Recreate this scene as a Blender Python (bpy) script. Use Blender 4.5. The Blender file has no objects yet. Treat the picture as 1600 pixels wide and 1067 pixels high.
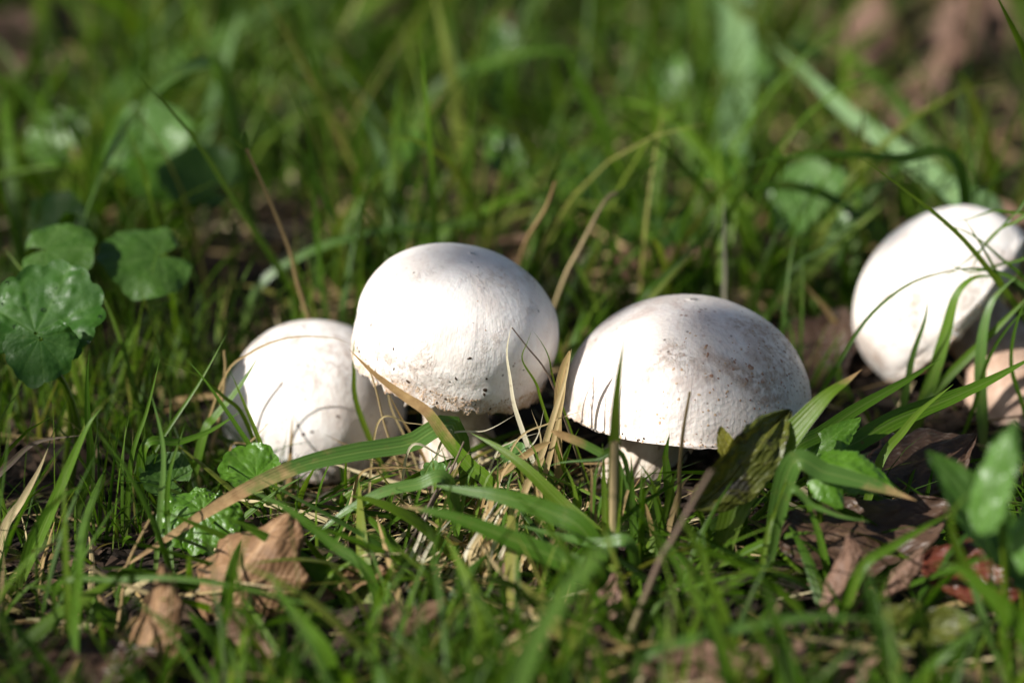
import bpy, math, random
import numpy as np
from mathutils import Vector, Matrix, noise

random.seed(7)
RNG = np.random.default_rng(11)
SC = bpy.context.scene
COL = SC.collection
R = math.radians

# ------------------------------------------------------------------ camera
PITCH = R(21.0)
DIST = 0.85
LENS = 90.0
FPX = LENS / 36.0 * 1600.0
TARGET = Vector((0, 0, 0.035))
FWD = Vector((0, math.cos(PITCH), -math.sin(PITCH)))
UP = Vector((0, math.sin(PITCH), math.cos(PITCH)))
CAMP = TARGET - FWD * DIST
cam_d = bpy.data.cameras.new('camera')
cam = bpy.data.objects.new('camera', cam_d)
COL.objects.link(cam)
cam.location = CAMP
cam.rotation_euler = (math.pi / 2 - PITCH, 0, 0)
cam_d.lens = LENS
cam_d.sensor_width = 36
cam_d.clip_start = 0.02
cam_d.clip_end = 400
cam_d.dof.use_dof = True
cam_d.dof.focus_distance = 0.787
cam_d.dof.aperture_fstop = 4.5
cam_d.dof.aperture_blades = 8
SC.camera = cam

# ------------------------------------------------------------------ sky, sun, exposure
SUN = Vector((-0.73, -0.37, 0.60)).normalized()      # towards the sun
world = bpy.data.worlds.new('World')
SC.world = world
world.use_nodes = True
wn = world.node_tree
sky = wn.nodes.new('ShaderNodeTexSky')
sky.sky_type = 'NISHITA'
sky.sun_disc = False
sky.dust_density = 2.0
sky.ozone_density = 1.0
sky.sun_elevation = math.asin(SUN.z)
sky.sun_rotation = math.atan2(SUN.x, SUN.y)
wn.nodes['Background'].inputs['Strength'].default_value = 0.05
wn.links.new(sky.outputs[0], wn.nodes['Background'].inputs['Color'])
sun_d = bpy.data.lights.new('sun', 'SUN')
sun_d.energy = 5.0
sun_d.angle = R(0.55)
sun_d.color = (1.0, 0.97, 0.92)
sun = bpy.data.objects.new('sun', sun_d)
COL.objects.link(sun)
sun.location = SUN * 8
sun.rotation_euler = SUN.to_track_quat('Z', 'Y').to_euler()
SC.view_settings.view_transform = 'Standard'
SC.view_settings.look = 'None'
SC.view_settings.exposure = 0.82
SC.view_settings.gamma = 1.0
SC.cycles.use_denoising = True
SC.cycles.max_bounces = 8
SC.cycles.transparent_max_bounces = 4

# ------------------------------------------------------------------ helpers
def sstep(a, b, x):
    t = np.clip((x - a) / (b - a), 0, 1)
    return t * t * (3 - 2 * t)

def ground_np(x, y):
    x = np.asarray(x, float); y = np.asarray(y, float)
    z = 0.0035 * np.sin(37 * x + 1.3) * np.cos(29 * y - .6) + 0.0025 * np.sin(83 * x - 2 * y) * np.sin(71 * y + .7)
    z = z + 0.006 * np.sin(9 * x + 4 * y + 1.0)
    z = z - 0.014 * np.exp(-(((x + .075) / .06) ** 2 + ((y + .01) / .05) ** 2))     # hollow under the low mushroom
    z = z - 0.002 * np.exp(-(((x - .030) / .032) ** 2 + ((y + .055) / .03) ** 2))      # hollow round a stem
    z = z - 0.008 * np.exp(-(((x - .13) / .07) ** 2 + ((y + .07) / .05) ** 2))
    d = np.sqrt(x * x + y * y)
    z = z + 0.10 * sstep(1.5, 8, d) * np.sin(.6 * x + .4) * np.cos(.5 * y)
    return z

def ground(x, y):
    return float(ground_np(x, y))

def ray(px, py):
    return (FWD + Vector((1, 0, 0)) * ((px - 800) / FPX) - UP * ((py - 533.5) / FPX))

def at(px, py, y, lift=0.0006):
    """point of the place seen along that line of sight, at depth y; kept above the soil"""
    d = ray(px, py)
    for k in range(200):
        t = (y - CAMP.y) / d.y
        p = CAMP + d * t
        if p.z >= ground(p.x, p.y) + lift:
            return p
        y -= 0.002
    return p

def tag(o, label=None, cat=None, group=None, kind=None):
    if label: o['label'] = label
    if cat: o['category'] = cat
    if group: o['group'] = group
    if kind: o['kind'] = kind
    return o

def empty(name, loc):
    o = bpy.data.objects.new(name, None)
    o.empty_display_size = 0.01
    COL.objects.link(o)
    o.location = loc
    return o

def mesh_np(name, co, faces, attrs=None, smooth=True):
    """co (N,3), faces (M,4) int; attrs {name: (N,) float}"""
    me = bpy.data.meshes.new(name)
    co = np.ascontiguousarray(co, dtype=np.float32)
    faces = np.ascontiguousarray(faces, dtype=np.int32)
    k = faces.shape[1]
    me.vertices.add(len(co)); me.vertices.foreach_set('co', co.ravel())
    me.loops.add(faces.size); me.loops.foreach_set('vertex_index', faces.ravel())
    me.polygons.add(len(faces))
    me.polygons.foreach_set('loop_start', np.arange(0, faces.size, k, dtype=np.int32))
    me.polygons.foreach_set('use_smooth', np.full(len(faces), smooth))
    me.update(calc_edges=True)
    for n, a in (attrs or {}).items():
        at_ = me.attributes.new(n, 'FLOAT', 'POINT')
        at_.data.foreach_set('value', np.ascontiguousarray(a, dtype=np.float32))
    me.validate()
    return me

def link(name, me, mat, parent=None, loc=None):
    o = bpy.data.objects.new(name, me)
    COL.objects.link(o)
    if mat and not me.materials: me.materials.append(mat)
    if parent: o.parent = parent
    if loc is not None: o.location = loc
    return o

def grid_faces(nu, nv, wrap=False):
    """nu rows, nv columns"""
    f = []
    for i in range(nu - 1):
        for j in range(nv if wrap else nv - 1):
            j2 = (j + 1) % nv
            f.append((i * nv + j, i * nv + j2, (i + 1) * nv + j2, (i + 1) * nv + j))
    return np.array(f, dtype=np.int32)

def fbm(p, s, o=3):
    return noise.fractal(Vector(p) * s, 1.0, 2.0, o)

# ------------------------------------------------------------------ materials
class NT:
    def __init__(self, name):
        self.m = bpy.data.materials.new(name)
        self.m.use_nodes = True
        self.t = self.m.node_tree
        self.b = self.t.nodes['Principled BSDF']
        self.out = self.t.nodes['Material Output']
    def n(self, kind, **kw):
        x = self.t.nodes.new('ShaderNode' + kind)
        for k, v in kw.items():
            if k in x.inputs.keys(): x.inputs[k].default_value = v
            else: setattr(x, k, v)
        return x
    def l(self, a, b): self.t.links.new(a, b)
    def attr(self, name, kind='GEOMETRY'):
        return self.n('Attribute', attribute_name=name, attribute_type=kind).outputs['Fac']
    def noise(self, scale, detail=4, rough=.55, co=None, dist=0.0):
        x = self.n('TexNoise', Scale=scale, Detail=detail, Roughness=rough, Distortion=dist)
        if co: self.l(co, x.inputs['Vector'])
        return x.outputs['Fac']
    def ramp(self, fac, stops, interp='LINEAR'):
        x = self.n('ValToRGB'); e = x.color_ramp.elements
        x.color_ramp.interpolation = interp
        while len(e) < len(stops): e.new(.5)
        for q, (p, c) in zip(e, stops):
            q.position = p
            q.color = (c, c, c, 1) if isinstance(c, (int, float)) else (*c, 1)
        self.l(fac, x.inputs[0])
        return x.outputs[0]
    def math(self, op, a, b=None, clamp=False):
        x = self.n('Math', operation=op, use_clamp=clamp)
        for k, v in enumerate((a, b)):
            if v is None: continue
            if isinstance(v, (int, float)): x.inputs[k].default_value = v
            else: self.l(v, x.inputs[k])
        return x.outputs[0]
    def mix(self, fac, a, b, mode='MIX'):
        x = self.n('Mix', data_type='RGBA', blend_type=mode)
        for k, v in ((0, fac), (6, a), (7, b)):
            if isinstance(v, (int, float)): x.inputs[k].default_value = v
            elif isinstance(v, tuple): x.inputs[k].default_value = (*v, 1)
            else: self.l(v, x.inputs[k])
        return x.outputs[2]
    def bump(self, h, strength=.3, dist=.001, prev=None):
        x = self.n('Bump', Strength=strength, Distance=dist)
        self.l(h, x.inputs['Height'])
        if prev: self.l(prev, x.inputs['Normal'])
        return x.outputs[0]
    def co(self): return self.n('TexCoord').outputs['Object']

def translucent_finish(N, color, fac=.35, gain=(1.25, 1.35, .7)):
    tr = N.n('BsdfTranslucent')
    N.l(N.mix(1.0, color, gain, 'MULTIPLY'), tr.inputs['Color'])
    ms = N.n('MixShader')
    ms.inputs[0].default_value = fac
    N.l(N.b.outputs[0], ms.inputs[1]); N.l(tr.outputs[0], ms.inputs[2])
    N.l(ms.outputs[0], N.out.inputs['Surface'])

def mat_grass(name, stops, rough=.46, spec=.22, trans=.42, dry=(.30, .19, .085), hero=False):
    N = NT(name)
    if hero:
        tint = N.n('ObjectInfo').outputs['Random']
    else:
        tint = N.attr('tint')
    col = N.ramp(tint, stops)
    along = N.attr('along'); across = N.attr('across')
    # pale root, parallel veins, blotches
    col = N.mix(N.math('MULTIPLY', N.ramp(along, [(0, 1.0), (.22, 0.0)]), .55), col, (.17, .17, .06))
    w = N.math('SINE', N.math('MULTIPLY', across, 34.0 if hero else 14.0))
    col = N.mix(N.math('MULTIPLY', N.math('MULTIPLY_ADD', w, .5), .16), col, (.10, .16, .03))
    co = N.co()
    blot = N.ramp(N.noise(170 if hero else 60, 5, .65, co), [(.56, 0), (.72, 1)])
    col = N.mix(N.math('MULTIPLY', blot, .30), col, (.16, .15, .035))
    if hero:
        mid = N.ramp(N.math('ABSOLUTE', N.math('SUBTRACT', across, .5)), [(.0, 1), (.06, 0)])
        col = N.mix(N.math('MULTIPLY', mid, .5), col, (.17, .23, .06))
        vs = N.n('TexVoronoi', Scale=230.0); N.l(co, vs.inputs['Vector'])
        spot = N.math('MULTIPLY', N.ramp(vs.outputs['Distance'], [(.10, 1), (.22, 0)]), N.ramp(N.noise(45, 3, .6, co), [(.52, 0), (.60, 1)]))
        col = N.mix(N.math('MULTIPLY', spot, .7), col, (.13, .075, .03))
        start = N.attr('dry', 'OBJECT')
        nz = N.math('MULTIPLY', N.math('SUBTRACT', N.noise(120, 4, .6, co), .5), .35)
        d = N.math('SUBTRACT', N.math('ADD', along, nz), start)
        dm = N.ramp(N.math('MULTIPLY', d, 9.0), [(0, 0), (1, 1)])
        dc = N.ramp(N.noise(260, 4, .6, co), [(.3, (dry[0] * .75, dry[1] * .7, dry[2] * .7)), (.7, (dry[0] * 1.35, dry[1] * 1.4, dry[2] * 1.5))])
        col = N.mix(dm, col, dc)
    N.l(col, N.b.inputs['Base Color'])
    N.b.inputs['Roughness'].default_value = rough
    N.b.inputs['Specular IOR Level'].default_value = spec
    h = N.math('ADD', w, N.math('MULTIPLY', N.noise(400, 3, .6, co), 1.5))
    N.l(N.bump(h, .25, .0002), N.b.inputs['Normal'])
    translucent_finish(N, col, trans)
    return N.m

G_STOPS = [(0, (.022, .058, .004)), (.35, (.042, .098, .004)), (.65, (.070, .138, .006)), (.9, (.112, .178, .011)), (1, (.19, .18, .04))]
M_GRASS = mat_grass('grass_green', G_STOPS)
M_BLADE = mat_grass('blade_green', [(0, (.044, .108, .006)), (.4, (.062, .140, .007)), (.75, (.082, .165, .008)), (1, (.105, .18, .012))], .40, .30, .40, hero=True)
M_BLUE = mat_grass('blade_bluish', [(0, (.058, .125, .022)), (.5, (.075, .150, .027)), (1, (.092, .172, .034))], .34, .4, .32, hero=True)
M_PALE_SHEEN = mat_grass('blade_green_painted_sheen', [(0, (.13, .23, .085)), (1, (.15, .25, .11))], .45, .35, .35, hero=True)  # gloss and light through the blade put into the paler colour
M_YEL = mat_grass('blade_yellowish', [(0, (.085, .155, .007)), (1, (.115, .175, .010))], .4, .4, .45, hero=True)
STRAW = [(0, (.15, .085, .035)), (.3, (.26, .165, .072)), (.7, (.36, .26, .125)), (1, (.50, .42, .26))]
M_STRAW = mat_grass('straw_litter', STRAW, .6, .25, .15)
M_STRAWH = mat_grass('straw_blade', [(0, (.27, .165, .07)), (.6, (.36, .25, .12)), (1, (.48, .38, .22))], .55, .25, .15, hero=True)
M_PALE = mat_grass('pale_dry_blade', [(0, (.52, .45, .32)), (1, (.60, .54, .42))], .5, .3, .2, hero=True)
M_TWIG = mat_grass('purple_twig', [(0, (.075, .045, .04)), (1, (.12, .07, .055))], .6, .3, .0, hero=True)

def mat_cap(name, tan_amt=.6, fleck=.5, pit=.5, seed=0.0, warm=(.80, .76, .72)):
    N = NT(name)
    tc = N.n('TexCoord').outputs['Object']
    mp = N.n('Mapping'); mp.inputs['Location'].default_value = (seed, seed * .7, seed * 1.3)
    N.l(tc, mp.inputs['Vector']); co = mp.outputs[0]
    edge = N.attr('edge')
    big = N.noise(42, 5, .6, co)
    col = N.ramp(big, [(.3, (warm[0] * .88, warm[1] * .84, warm[2] * .80)), (.62, warm)])
    # pinkish grey worn blotches
    bl = N.ramp(N.noise(80, 7, .7, co, .8), [(.47, 0), (.66, 1)])
    col = N.mix(N.math('MULTIPLY', bl, .5 * fleck + .10), col, (.46, .33, .27))
    # tan scurf gathering toward the margin
    rimm = N.math('MULTIPLY', N.ramp(edge, [(.74, 0), (.98, 1)]), N.ramp(N.noise(150, 6, .75, co, .4), [(.42, 0), (.60, 1)]))
    col = N.mix(N.math('MULTIPLY', rimm, tan_amt), col, (.42, .25, .125))
    # silky fibres running from the crown to the margin
    cx = N.n('CombineXYZ')
    N.l(N.math('MULTIPLY', N.attr('fx'), 16.0), cx.inputs[0]); N.l(N.math('MULTIPLY', N.attr('fy'), 16.0), cx.inputs[1]); N.l(N.math('MULTIPLY', edge, 5.0), cx.inputs[2])
    fib = N.noise(2.2, 5, .65, cx.outputs[0], .6)
    fibm = N.ramp(fib, [(.50, 0), (.66, 1)])
    fibm = N.math('MULTIPLY', fibm, N.ramp(edge, [(.12, 0), (.35, 1)]))
    col = N.mix(N.math('MULTIPLY', fibm, .28), col, (.58, .47, .38))
    # clumped soil smears and bruises
    sm = N.math('MULTIPLY', N.ramp(N.noise(34, 3, .5, co, .5), [(.54, 0), (.64, 1)]), N.ramp(N.noise(380, 6, .75, co, .3), [(.46, 0), (.60, 1)]))
    col = N.mix(N.math('MULTIPLY', sm, .35 + .35 * fleck), col, (.36, .22, .135))
    br = N.ramp(N.noise(26, 4, .6, co, .9), [(.56, 0), (.70, 1)])
    col = N.mix(N.math('MULTIPLY', br, .30), col, (.52, .40, .345))
    # small brown flecks
    v = N.n('TexVoronoi', Scale=330.0, Randomness=1.0); N.l(co, v.inputs['Vector'])
    fl = N.ramp(v.outputs['Distance'], [(.10, 1), (.26, 0)])
    fm = N.ramp(N.noise(60, 4, .6, co, .3), [(.47, 0), (.60, 1)])
    fk = N.math('MULTIPLY', fl, fm)
    col = N.mix(N.math('MULTIPLY', fk, .75 * fleck), col, (.27, .13, .075))
    v2 = N.n('TexVoronoi', Scale=150.0, Randomness=1.0); N.l(co, v2.inputs['Vector'])
    f2 = N.ramp(v2.outputs['Distance'], [(.045, 1), (.085, 0)])
    col = N.mix(N.math('MULTIPLY', f2, .7), col, (.12, .085, .06))
    N.l(col, N.b.inputs['Base Color'])
    N.b.inputs['Roughness'].default_value = .47
    N.b.inputs['Specular IOR Level'].default_value = .35
    N.b.inputs['Subsurface Weight'].default_value = .12
    N.b.inputs['Subsurface Radius'].default_value = (.004, .0025, .0015)
    N.b.inputs['Subsurface Scale'].default_value = 1.0
    b1 = N.bump(N.noise(900, 4, .7, co), .35 * pit + .1, .0005)
    b2 = N.bump(N.noise(110, 3, .5, co, .5), .22, .0012, b1)
    b2 = N.bump(fib, .25, .0008, b2)
    b3 = N.bump(N.math('ADD', rimm, sm), .6, .0007, b2)
    v3 = N.n('TexVoronoi', Scale=640.0); N.l(co, v3.inputs['Vector'])
    b4 = N.bump(v3.outputs['Distance'], .30 * pit, .0006, b3)
    N.l(b4, N.b.inputs['Normal'])
    return N.m

def mat_simple(name, stops, scale, rough=.7, spec=.25, bump=.4, bd=.0008, bscale=None, sss=0):
    N = NT(name); co = N.co()
    c = N.ramp(N.noise(scale, 6, .65, co, .4), stops)
    N.l(c, N.b.inputs['Base Color'])
    N.b.inputs['Roughness'].default_value = rough
    N.b.inputs['Specular IOR Level'].default_value = spec
    if sss:
        N.b.inputs['Subsurface Weight'].default_value = sss
        N.b.inputs['Subsurface Radius'].default_value = (.004, .0025, .0015)
        N.b.inputs['Subsurface Scale'].default_value = 1.0
    N.l(N.bump(N.noise(bscale or scale * 3, 6, .7, co), bump, bd), N.b.inputs['Normal'])
    return N.m

M_SOIL = mat_simple('soil', [(.25, (.006, .004, .003)), (.5, (.018, .012, .008)), (.75, (.045, .029, .019))], 60, .85, .2, .9, .004, 240)
M_GILL = mat_simple('gills_pinkish', [(.3, (.20, .115, .085)), (.7, (.34, .21, .16))], 200, .7)
M_STEM = mat_simple('stem_white', [(.28, (.26, .19, .135)), (.5, (.50, .42, .34)), (.72, (.66, .60, .53))], 120, .6, .3, .5, .0008, 400, .1)
M_STEMT = mat_simple('stem_tan', [(.28, (.26, .16, .11)), (.5, (.42, .28, .20)), (.72, (.55, .40, .31))], 120, .6, .3, .5, .0008, 400, .1)
M_SCALE = mat_simple('cap_scale', [(.3, (.38, .23, .13)), (.7, (.60, .45, .31))], 500, .7)
M_SCALED = mat_simple('cap_scale_dark', [(.3, (.26, .13, .08)), (.7, (.48, .31, .22))], 500, .7)
M_BARK = mat_simple('bark', [(.3, (.05, .04, .03)), (.7, (.14, .11, .08))], 30, .9, .1, .8, .01, 90)
M_DUFF = mat_simple('crumbs', [(.25, (.012, .008, .006)), (.5, (.040, .024, .014)), (.75, (.11, .066, .038))], 90, .85)

def mat_leaf(name, base, vein, dark, rough=.3, spec=.5, trans=.3):
    N = NT(name); co = N.co()
    c = N.ramp(N.noise(70, 5, .6, co, .3), [(.3, dark), (.68, base)])
    vn = N.attr('vein')
    c = N.mix(N.math('MULTIPLY', vn, .65), c, vein)
    sp = N.ramp(N.noise(300, 4, .7, co), [(.64, 0), (.75, 1)])
    c = N.mix(N.math('MULTIPLY', sp, .35), c, (.12, .13, .03))
    N.l(c, N.b.inputs['Base Color'])
    rr = N.ramp(N.noise(160, 4, .6, co), [(.4, max(.12, rough - .1)), (.6, rough + .22)])
    N.l(rr, N.b.inputs['Roughness'])
    N.b.inputs['Specular IOR Level'].default_value = spec
    b1 = N.bump(N.noise(420, 5, .65, co), .45, .0007)
    N.l(N.bump(vn, -.5, .0006, b1), N.b.inputs['Normal'])
    translucent_finish(N, c, trans)
    return N.m

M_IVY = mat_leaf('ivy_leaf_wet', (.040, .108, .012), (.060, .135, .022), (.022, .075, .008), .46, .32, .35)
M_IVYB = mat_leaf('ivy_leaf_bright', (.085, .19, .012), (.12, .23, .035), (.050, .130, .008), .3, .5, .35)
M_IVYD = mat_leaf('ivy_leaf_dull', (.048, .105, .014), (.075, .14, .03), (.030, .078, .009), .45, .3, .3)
M_HERB = mat_leaf('herb_leaf_pale', (.105, .21, .045), (.16, .27, .09), (.065, .150, .022), .35, .5, .35)

def mat_dead(name, a, b, vein, rough=.62, spec=.3, blot=None):
    N = NT(name); co = N.co()
    c = N.ramp(N.noise(55, 6, .65, co, .5), [(.3, a), (.7, b)])
    if blot:
        c = N.mix(N.ramp(N.noise(75, 5, .65, co, .8), [(.50, 0), (.60, 1)]), c, blot)
    vn = N.attr('vein')
    rot = N.ramp(N.noise(48, 5, .7, co, .4), [(.60, 0), (.68, 1)])
    c = N.mix(N.math('MULTIPLY', rot, .6), c, (a[0] * .3, a[1] * .3, a[2] * .3))
    c = N.mix(N.math('MULTIPLY', vn, .75), c, vein)
    sp = N.ramp(N.noise(260, 4, .7, co), [(.60, 0), (.74, 1)])
    c = N.mix(N.math('MULTIPLY', sp, .5), c, (a[0] * .4, a[1] * .4, a[2] * .4))
    N.l(c, N.b.inputs['Base Color'])
    N.b.inputs['Roughness'].default_value = rough
    N.b.inputs['Specular IOR Level'].default_value = spec
    w = N.n('TexWave', Scale=190.0, Distortion=5.0, Detail=3.0)
    N.l(co, w.inputs['Vector'])
    b1 = N.bump(w.outputs['Fac'], .30, .0005)
    b2 = N.bump(N.noise(190, 5, .6, co), .35, .0009, b1)
    b2 = N.bump(vn, .6, .0008, b2)
    N.l(b2, N.b.inputs['Normal'])
    translucent_finish(N, c, .18, (1.2, 1.0, .6))
    return N.m

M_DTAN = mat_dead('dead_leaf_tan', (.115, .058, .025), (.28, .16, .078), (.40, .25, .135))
M_DPINK = mat_dead('dead_leaf_pinkish', (.105, .058, .038), (.24, .140, .095), (.20, .115, .075))
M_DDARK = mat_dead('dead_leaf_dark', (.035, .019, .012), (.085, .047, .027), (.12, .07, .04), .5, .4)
M_DRED = mat_dead('dead_leaf_red', (.07, .018, .010), (.14, .036, .020), (.18, .06, .03), .36, .45)
M_DOLIVE = mat_dead('leaf_olive_mottled', (.040, .050, .008), (.105, .115, .012), (.12, .12, .02), .45, .4, (.018, .014, .007))
M_YELLOWED = mat_dead('leaf_yellowed', (.17, .17, .014), (.27, .25, .03), (.25, .22, .03), .5, .35)
M_DBROWN = mat_dead('dead_leaf_brown', (.10, .055, .030), (.21, .125, .072), (.28, .17, .10))

# ------------------------------------------------------------------ ground
def build_ground():
    # dense in the middle, running out to the horizon
    def axis(core0, core1, n, far):
        core = np.linspace(core0, core1, n)
        k = np.geomspace(.02, far, 22)
        return np.concatenate([core0 - k[::-1], core, core1 + k])
    xs = axis(-.45, .45, 170, 220); ys = axis(-.35, .85, 200, 220)
    X, Y = np.meshgrid(xs, ys)
    Z = ground_np(X, Y)
    co = np.stack([X, Y, Z], -1).reshape(-1, 3)
    near = (np.abs(co[:, 0]) < .6) & (co[:, 1] > -.5) & (co[:, 1] < 1.0)
    for i in np.nonzero(near)[0]:
        p = co[i]
        co[i, 2] += .0022 * noise.noise(Vector((p[0] * 95, p[1] * 95, 0))) + .0012 * noise.noise(Vector((p[0] * 260, p[1] * 260, 3)))
    me = mesh_np('ground', co, grid_faces(len(ys), len(xs)))
    o = link('ground', me, M_SOIL)
    tag(o, kind='structure')
build_ground()

# ------------------------------------------------------------------ mushrooms
CAPS = []          # (centre, radius) used to keep grass out of the flesh

def lathe_frame(axis):
    a = Vector(axis).normalized()
    x = Vector((1, 0, 0)); x = (x - a * x.dot(a)).normalized()
    y = a.cross(x)
    return Matrix((x, y, a)).transposed()

def mushroom(label, eq, axis, Rr, Hup, Hdn, rim_r, base, mat, stem_mat, seed, stem_r=.36, ring=True,
             flecks=(), sq=1.0, rough_rim=.03):
    """eq: widest ring centre (world), Hup above it, Hdn below; base (x,y)"""
    gz = ground(*base)
    root = empty('mushroom', (base[0], base[1], gz))
    tag(root, label, 'mushroom', 'white mushrooms in the grass')
    M = lathe_frame(axis)
    o0 = Vector(root.location)
    NA, NU, NL, NI = 120, 34, 16, 10
    def prof(s):
        """s 0 apex ..1 widest ..2 rim"""
        if s <= 1:
            a = s * math.pi / 2
            return Rr * math.sin(a) ** sq, Hup * math.cos(a)
        q = s - 1
        return Rr * (1 - (1 - rim_r) * q * q), -Hdn * q
    total = 2.0
    def surf(s, th):
        r, z = prof(s)
        n1 = noise.noise(Vector((math.cos(th) * 1.3 + seed, math.sin(th) * 1.3, s * 1.2)))
        n2 = noise.noise(Vector((math.cos(th) * 4 + seed, math.sin(th) * 4, s * 4)))
        n3 = noise.noise(Vector((math.cos(th) * 11, math.sin(th) * 11 + seed, s * 9)))
        ap = min(1.0, s * 1.6); ap *= ap
        k = 1 + ap * (.045 * n1 + .010 * n2 + .004 * n3 * s)
        rimk = max(0, s - 1.6) / .4
        jag = noise.noise(Vector((math.cos(th) * 14, math.sin(th) * 14, seed))) + .6 * noise.noise(Vector((math.cos(th) * 40, math.sin(th) * 40, seed)))
        z2 = z * (1 + .03 * n1 * ap) + rimk * rimk * Rr * rough_rim * (jag + .8 * n1)
        return Vector((r * k * math.cos(th), r * k * math.sin(th), z2))
    co, edge, fx, fy = [], [], [], []
    rows = [.012 + (1 - .012) * i / (NU - 1) for i in range(NU)] + [1 + (i + 1) / NL for i in range(NL)]
    for s in rows:
        for j in range(NA):
            co.append(surf(s, 2 * math.pi * j / NA)); edge.append(s / 2); fx.append(math.cos(2 * math.pi * j / NA)); fy.append(math.sin(2 * math.pi * j / NA))
    # rolled lip and underside
    rin = Rr * stem_r * .8
    for i in range(NI):
        f = (i + 1) / NI
        for j in range(NA):
            th = 2 * math.pi * j / NA
            e = surf(2.0, th)
            re = math.hypot(e.x, e.y)
            r = re * (1 - f) + rin * f
            r = re - (re - rin) * f ** .9 - .0009 * (1 if i == 0 else 0)
            z = e.z - (.0009 if i == 0 else 0) + (Rr * .26) * math.sin(f * math.pi / 2)
            co.append(Vector((r * math.cos(th), r * math.sin(th), z))); edge.append(1.05 + f * .3); fx.append(math.cos(th)); fy.append(math.sin(th))
    co.append(Vector((0, 0, surf(.0, 0).z))); edge.append(0); fx.append(0); fy.append(0)
    nrow = len(rows) + NI
    faces = [tuple(f) for f in grid_faces(nrow, NA, True)]
    top = len(co) - 1
    # apex fan as quads
    for j in range(0, NA, 2):
        faces.append((top, j, (j + 1) % NA, (j + 2) % NA))
    E = Vector(eq) - o0
    W = np.array([(M @ c) for c in co])
    faces = np.array(faces, dtype=np.int32)[:, ::-1]
    # object space = cap's own frame for the textures
    cap = link('cap', mesh_np('cap', np.array([tuple(c) for c in co]), faces, {'edge': np.array(edge), 'fx': np.array(fx), 'fy': np.array(fy)}), mat, root)
    cap.matrix_local = Matrix.Translation(E) @ M.to_4x4()
    # gills
    gc, gf = [], []
    NG = 84
    for g in range(NG):
        th = 2 * math.pi * (g + .3 * random.random()) / NG
        e = surf(2.0, th); re = math.hypot(e.x, e.y)
        b = len(gc)
        for i in range(6):
            f = i / 5
            if g % 2 and f > .55: f = .55
            r = re * .965 - (re * .965 - rin) * f ** .9
            zt = e.z + (Rr * .26) * math.sin(f * math.pi / 2) + .0004
            zb = zt - .0032 * math.sin(min(1, f * 5 + .12) * math.pi / 2)
            gc.append((r * math.cos(th), r * math.sin(th), zt)); gc.append((r * math.cos(th), r * math.sin(th), zb))
        for i in range(5):
            gf.append((b + 2 * i, b + 2 * i + 2, b + 2 * i + 3, b + 2 * i + 1))
    gl = link('gills', mesh_np('gills', np.array(gc), np.array(gf)), M_GILL, cap)
    tag(gl, kind='stuff')
    # stem: curved from the soil into the cap
    p0 = Vector((0, 0, -.006)); p3 = E + M @ Vector((0, 0, -Hdn + Rr * .27))
    p2 = E + M @ Vector((0, 0, -Hdn - .008)); p1 = Vector((0, 0, max(.004, p3.z * .35)))
    sc, ns, na = [], 18, 40
    for i in range(ns):
        t = i / (ns - 1)
        p = p0 * (1 - t) ** 3 + p1 * 3 * t * (1 - t) ** 2 + p2 * 3 * t * t * (1 - t) + p3 * t ** 3
        rr = Rr * stem_r * (1.18 - .30 * sstep(0, .45, t) + .12 * sstep(.8, 1, t))
        rr = float(rr)
        for j in range(na):
            th = 2 * math.pi * j / na
            k = 1 + .06 * noise.noise(Vector((math.cos(th) * 1.5, math.sin(th) * 1.5, t * 3 + seed))) + .025 * noise.noise(Vector((math.cos(th) * 6, math.sin(th) * 6, t * 3)))
            sc.append((p.x + rr * k * math.cos(th), p.y + rr * k * math.sin(th), p.z))
    stem = link('stem', mesh_np('stem', np.array(sc), grid_faces(ns, na, True)), stem_mat, root)
    if ring:
        # torn skirt hanging on the stem
        rc = []
        nj = 90
        for i in range(6):
            f = i / 5
            for j in range(nj):
                th = 2 * math.pi * j / nj
                jg = noise.noise(Vector((math.cos(th) * 6, math.sin(th) * 6, seed + 4)))
                teeth = max(0, math.sin(th * 11 + 3 * jg)) * .5
                r = Rr * stem_r * (1.0 + .42 * f * (1 + .3 * jg))
                z = -Hdn * 1.0 + .002 - f * Rr * .18 * (1 + .5 * jg + teeth * 1.2)
                rc.append((r * math.cos(th), r * math.sin(th), z))
        rg = link('ring', mesh_np('ring', np.array(rc), grid_faces(6, nj, True)), M_STEM, root)
        rg.matrix_local = Matrix.Translation(E) @ M.to_4x4()
        md = rg.modifiers.new('thick', 'SOLIDIFY'); md.thickness = .0014
    # raised scurf flakes on the skin
    for (mt, cnt, s0, s1, th0, th1, sz0, sz1) in flecks:
        fc, ff = [], []
        for q in range(cnt):
            s = random.uniform(s0, s1); th = R(random.uniform(th0, th1))
            p = surf(s, th); e = .01
            ds = (surf(min(2, s + e), th) - surf(max(.0, s - e), th)); dt = (surf(s, th + e) - surf(s, th - e))
            if ds.length < 1e-7 or dt.length < 1e-7: continue
            ds.normalize(); dt.normalize()
            nn = dt.cross(ds)
            if nn.dot(p) < 0: nn = -nn
            a = random.uniform(sz0, sz1); bq = a * random.uniform(.45, 1); ro = random.uniform(0, 6.28)
            b = len(fc)
            fc.append(tuple(p + nn * (.00022 + .1 * a)))
            for j in range(8):
                w = 2 * math.pi * j / 8
                u, v = a * math.cos(w) * random.uniform(.6, 1.15), bq * math.sin(w) * random.uniform(.6, 1.15)
                u, v = u * math.cos(ro) - v * math.sin(ro), u * math.sin(ro) + v * math.cos(ro)
                fc.append(tuple(p + ds * u + dt * v - nn * .00005))
            for j in range(0, 8, 2):
                ff.append((b, b + 1 + j, b + 1 + (j + 1) % 8, b + 1 + (j + 2) % 8))
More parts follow.
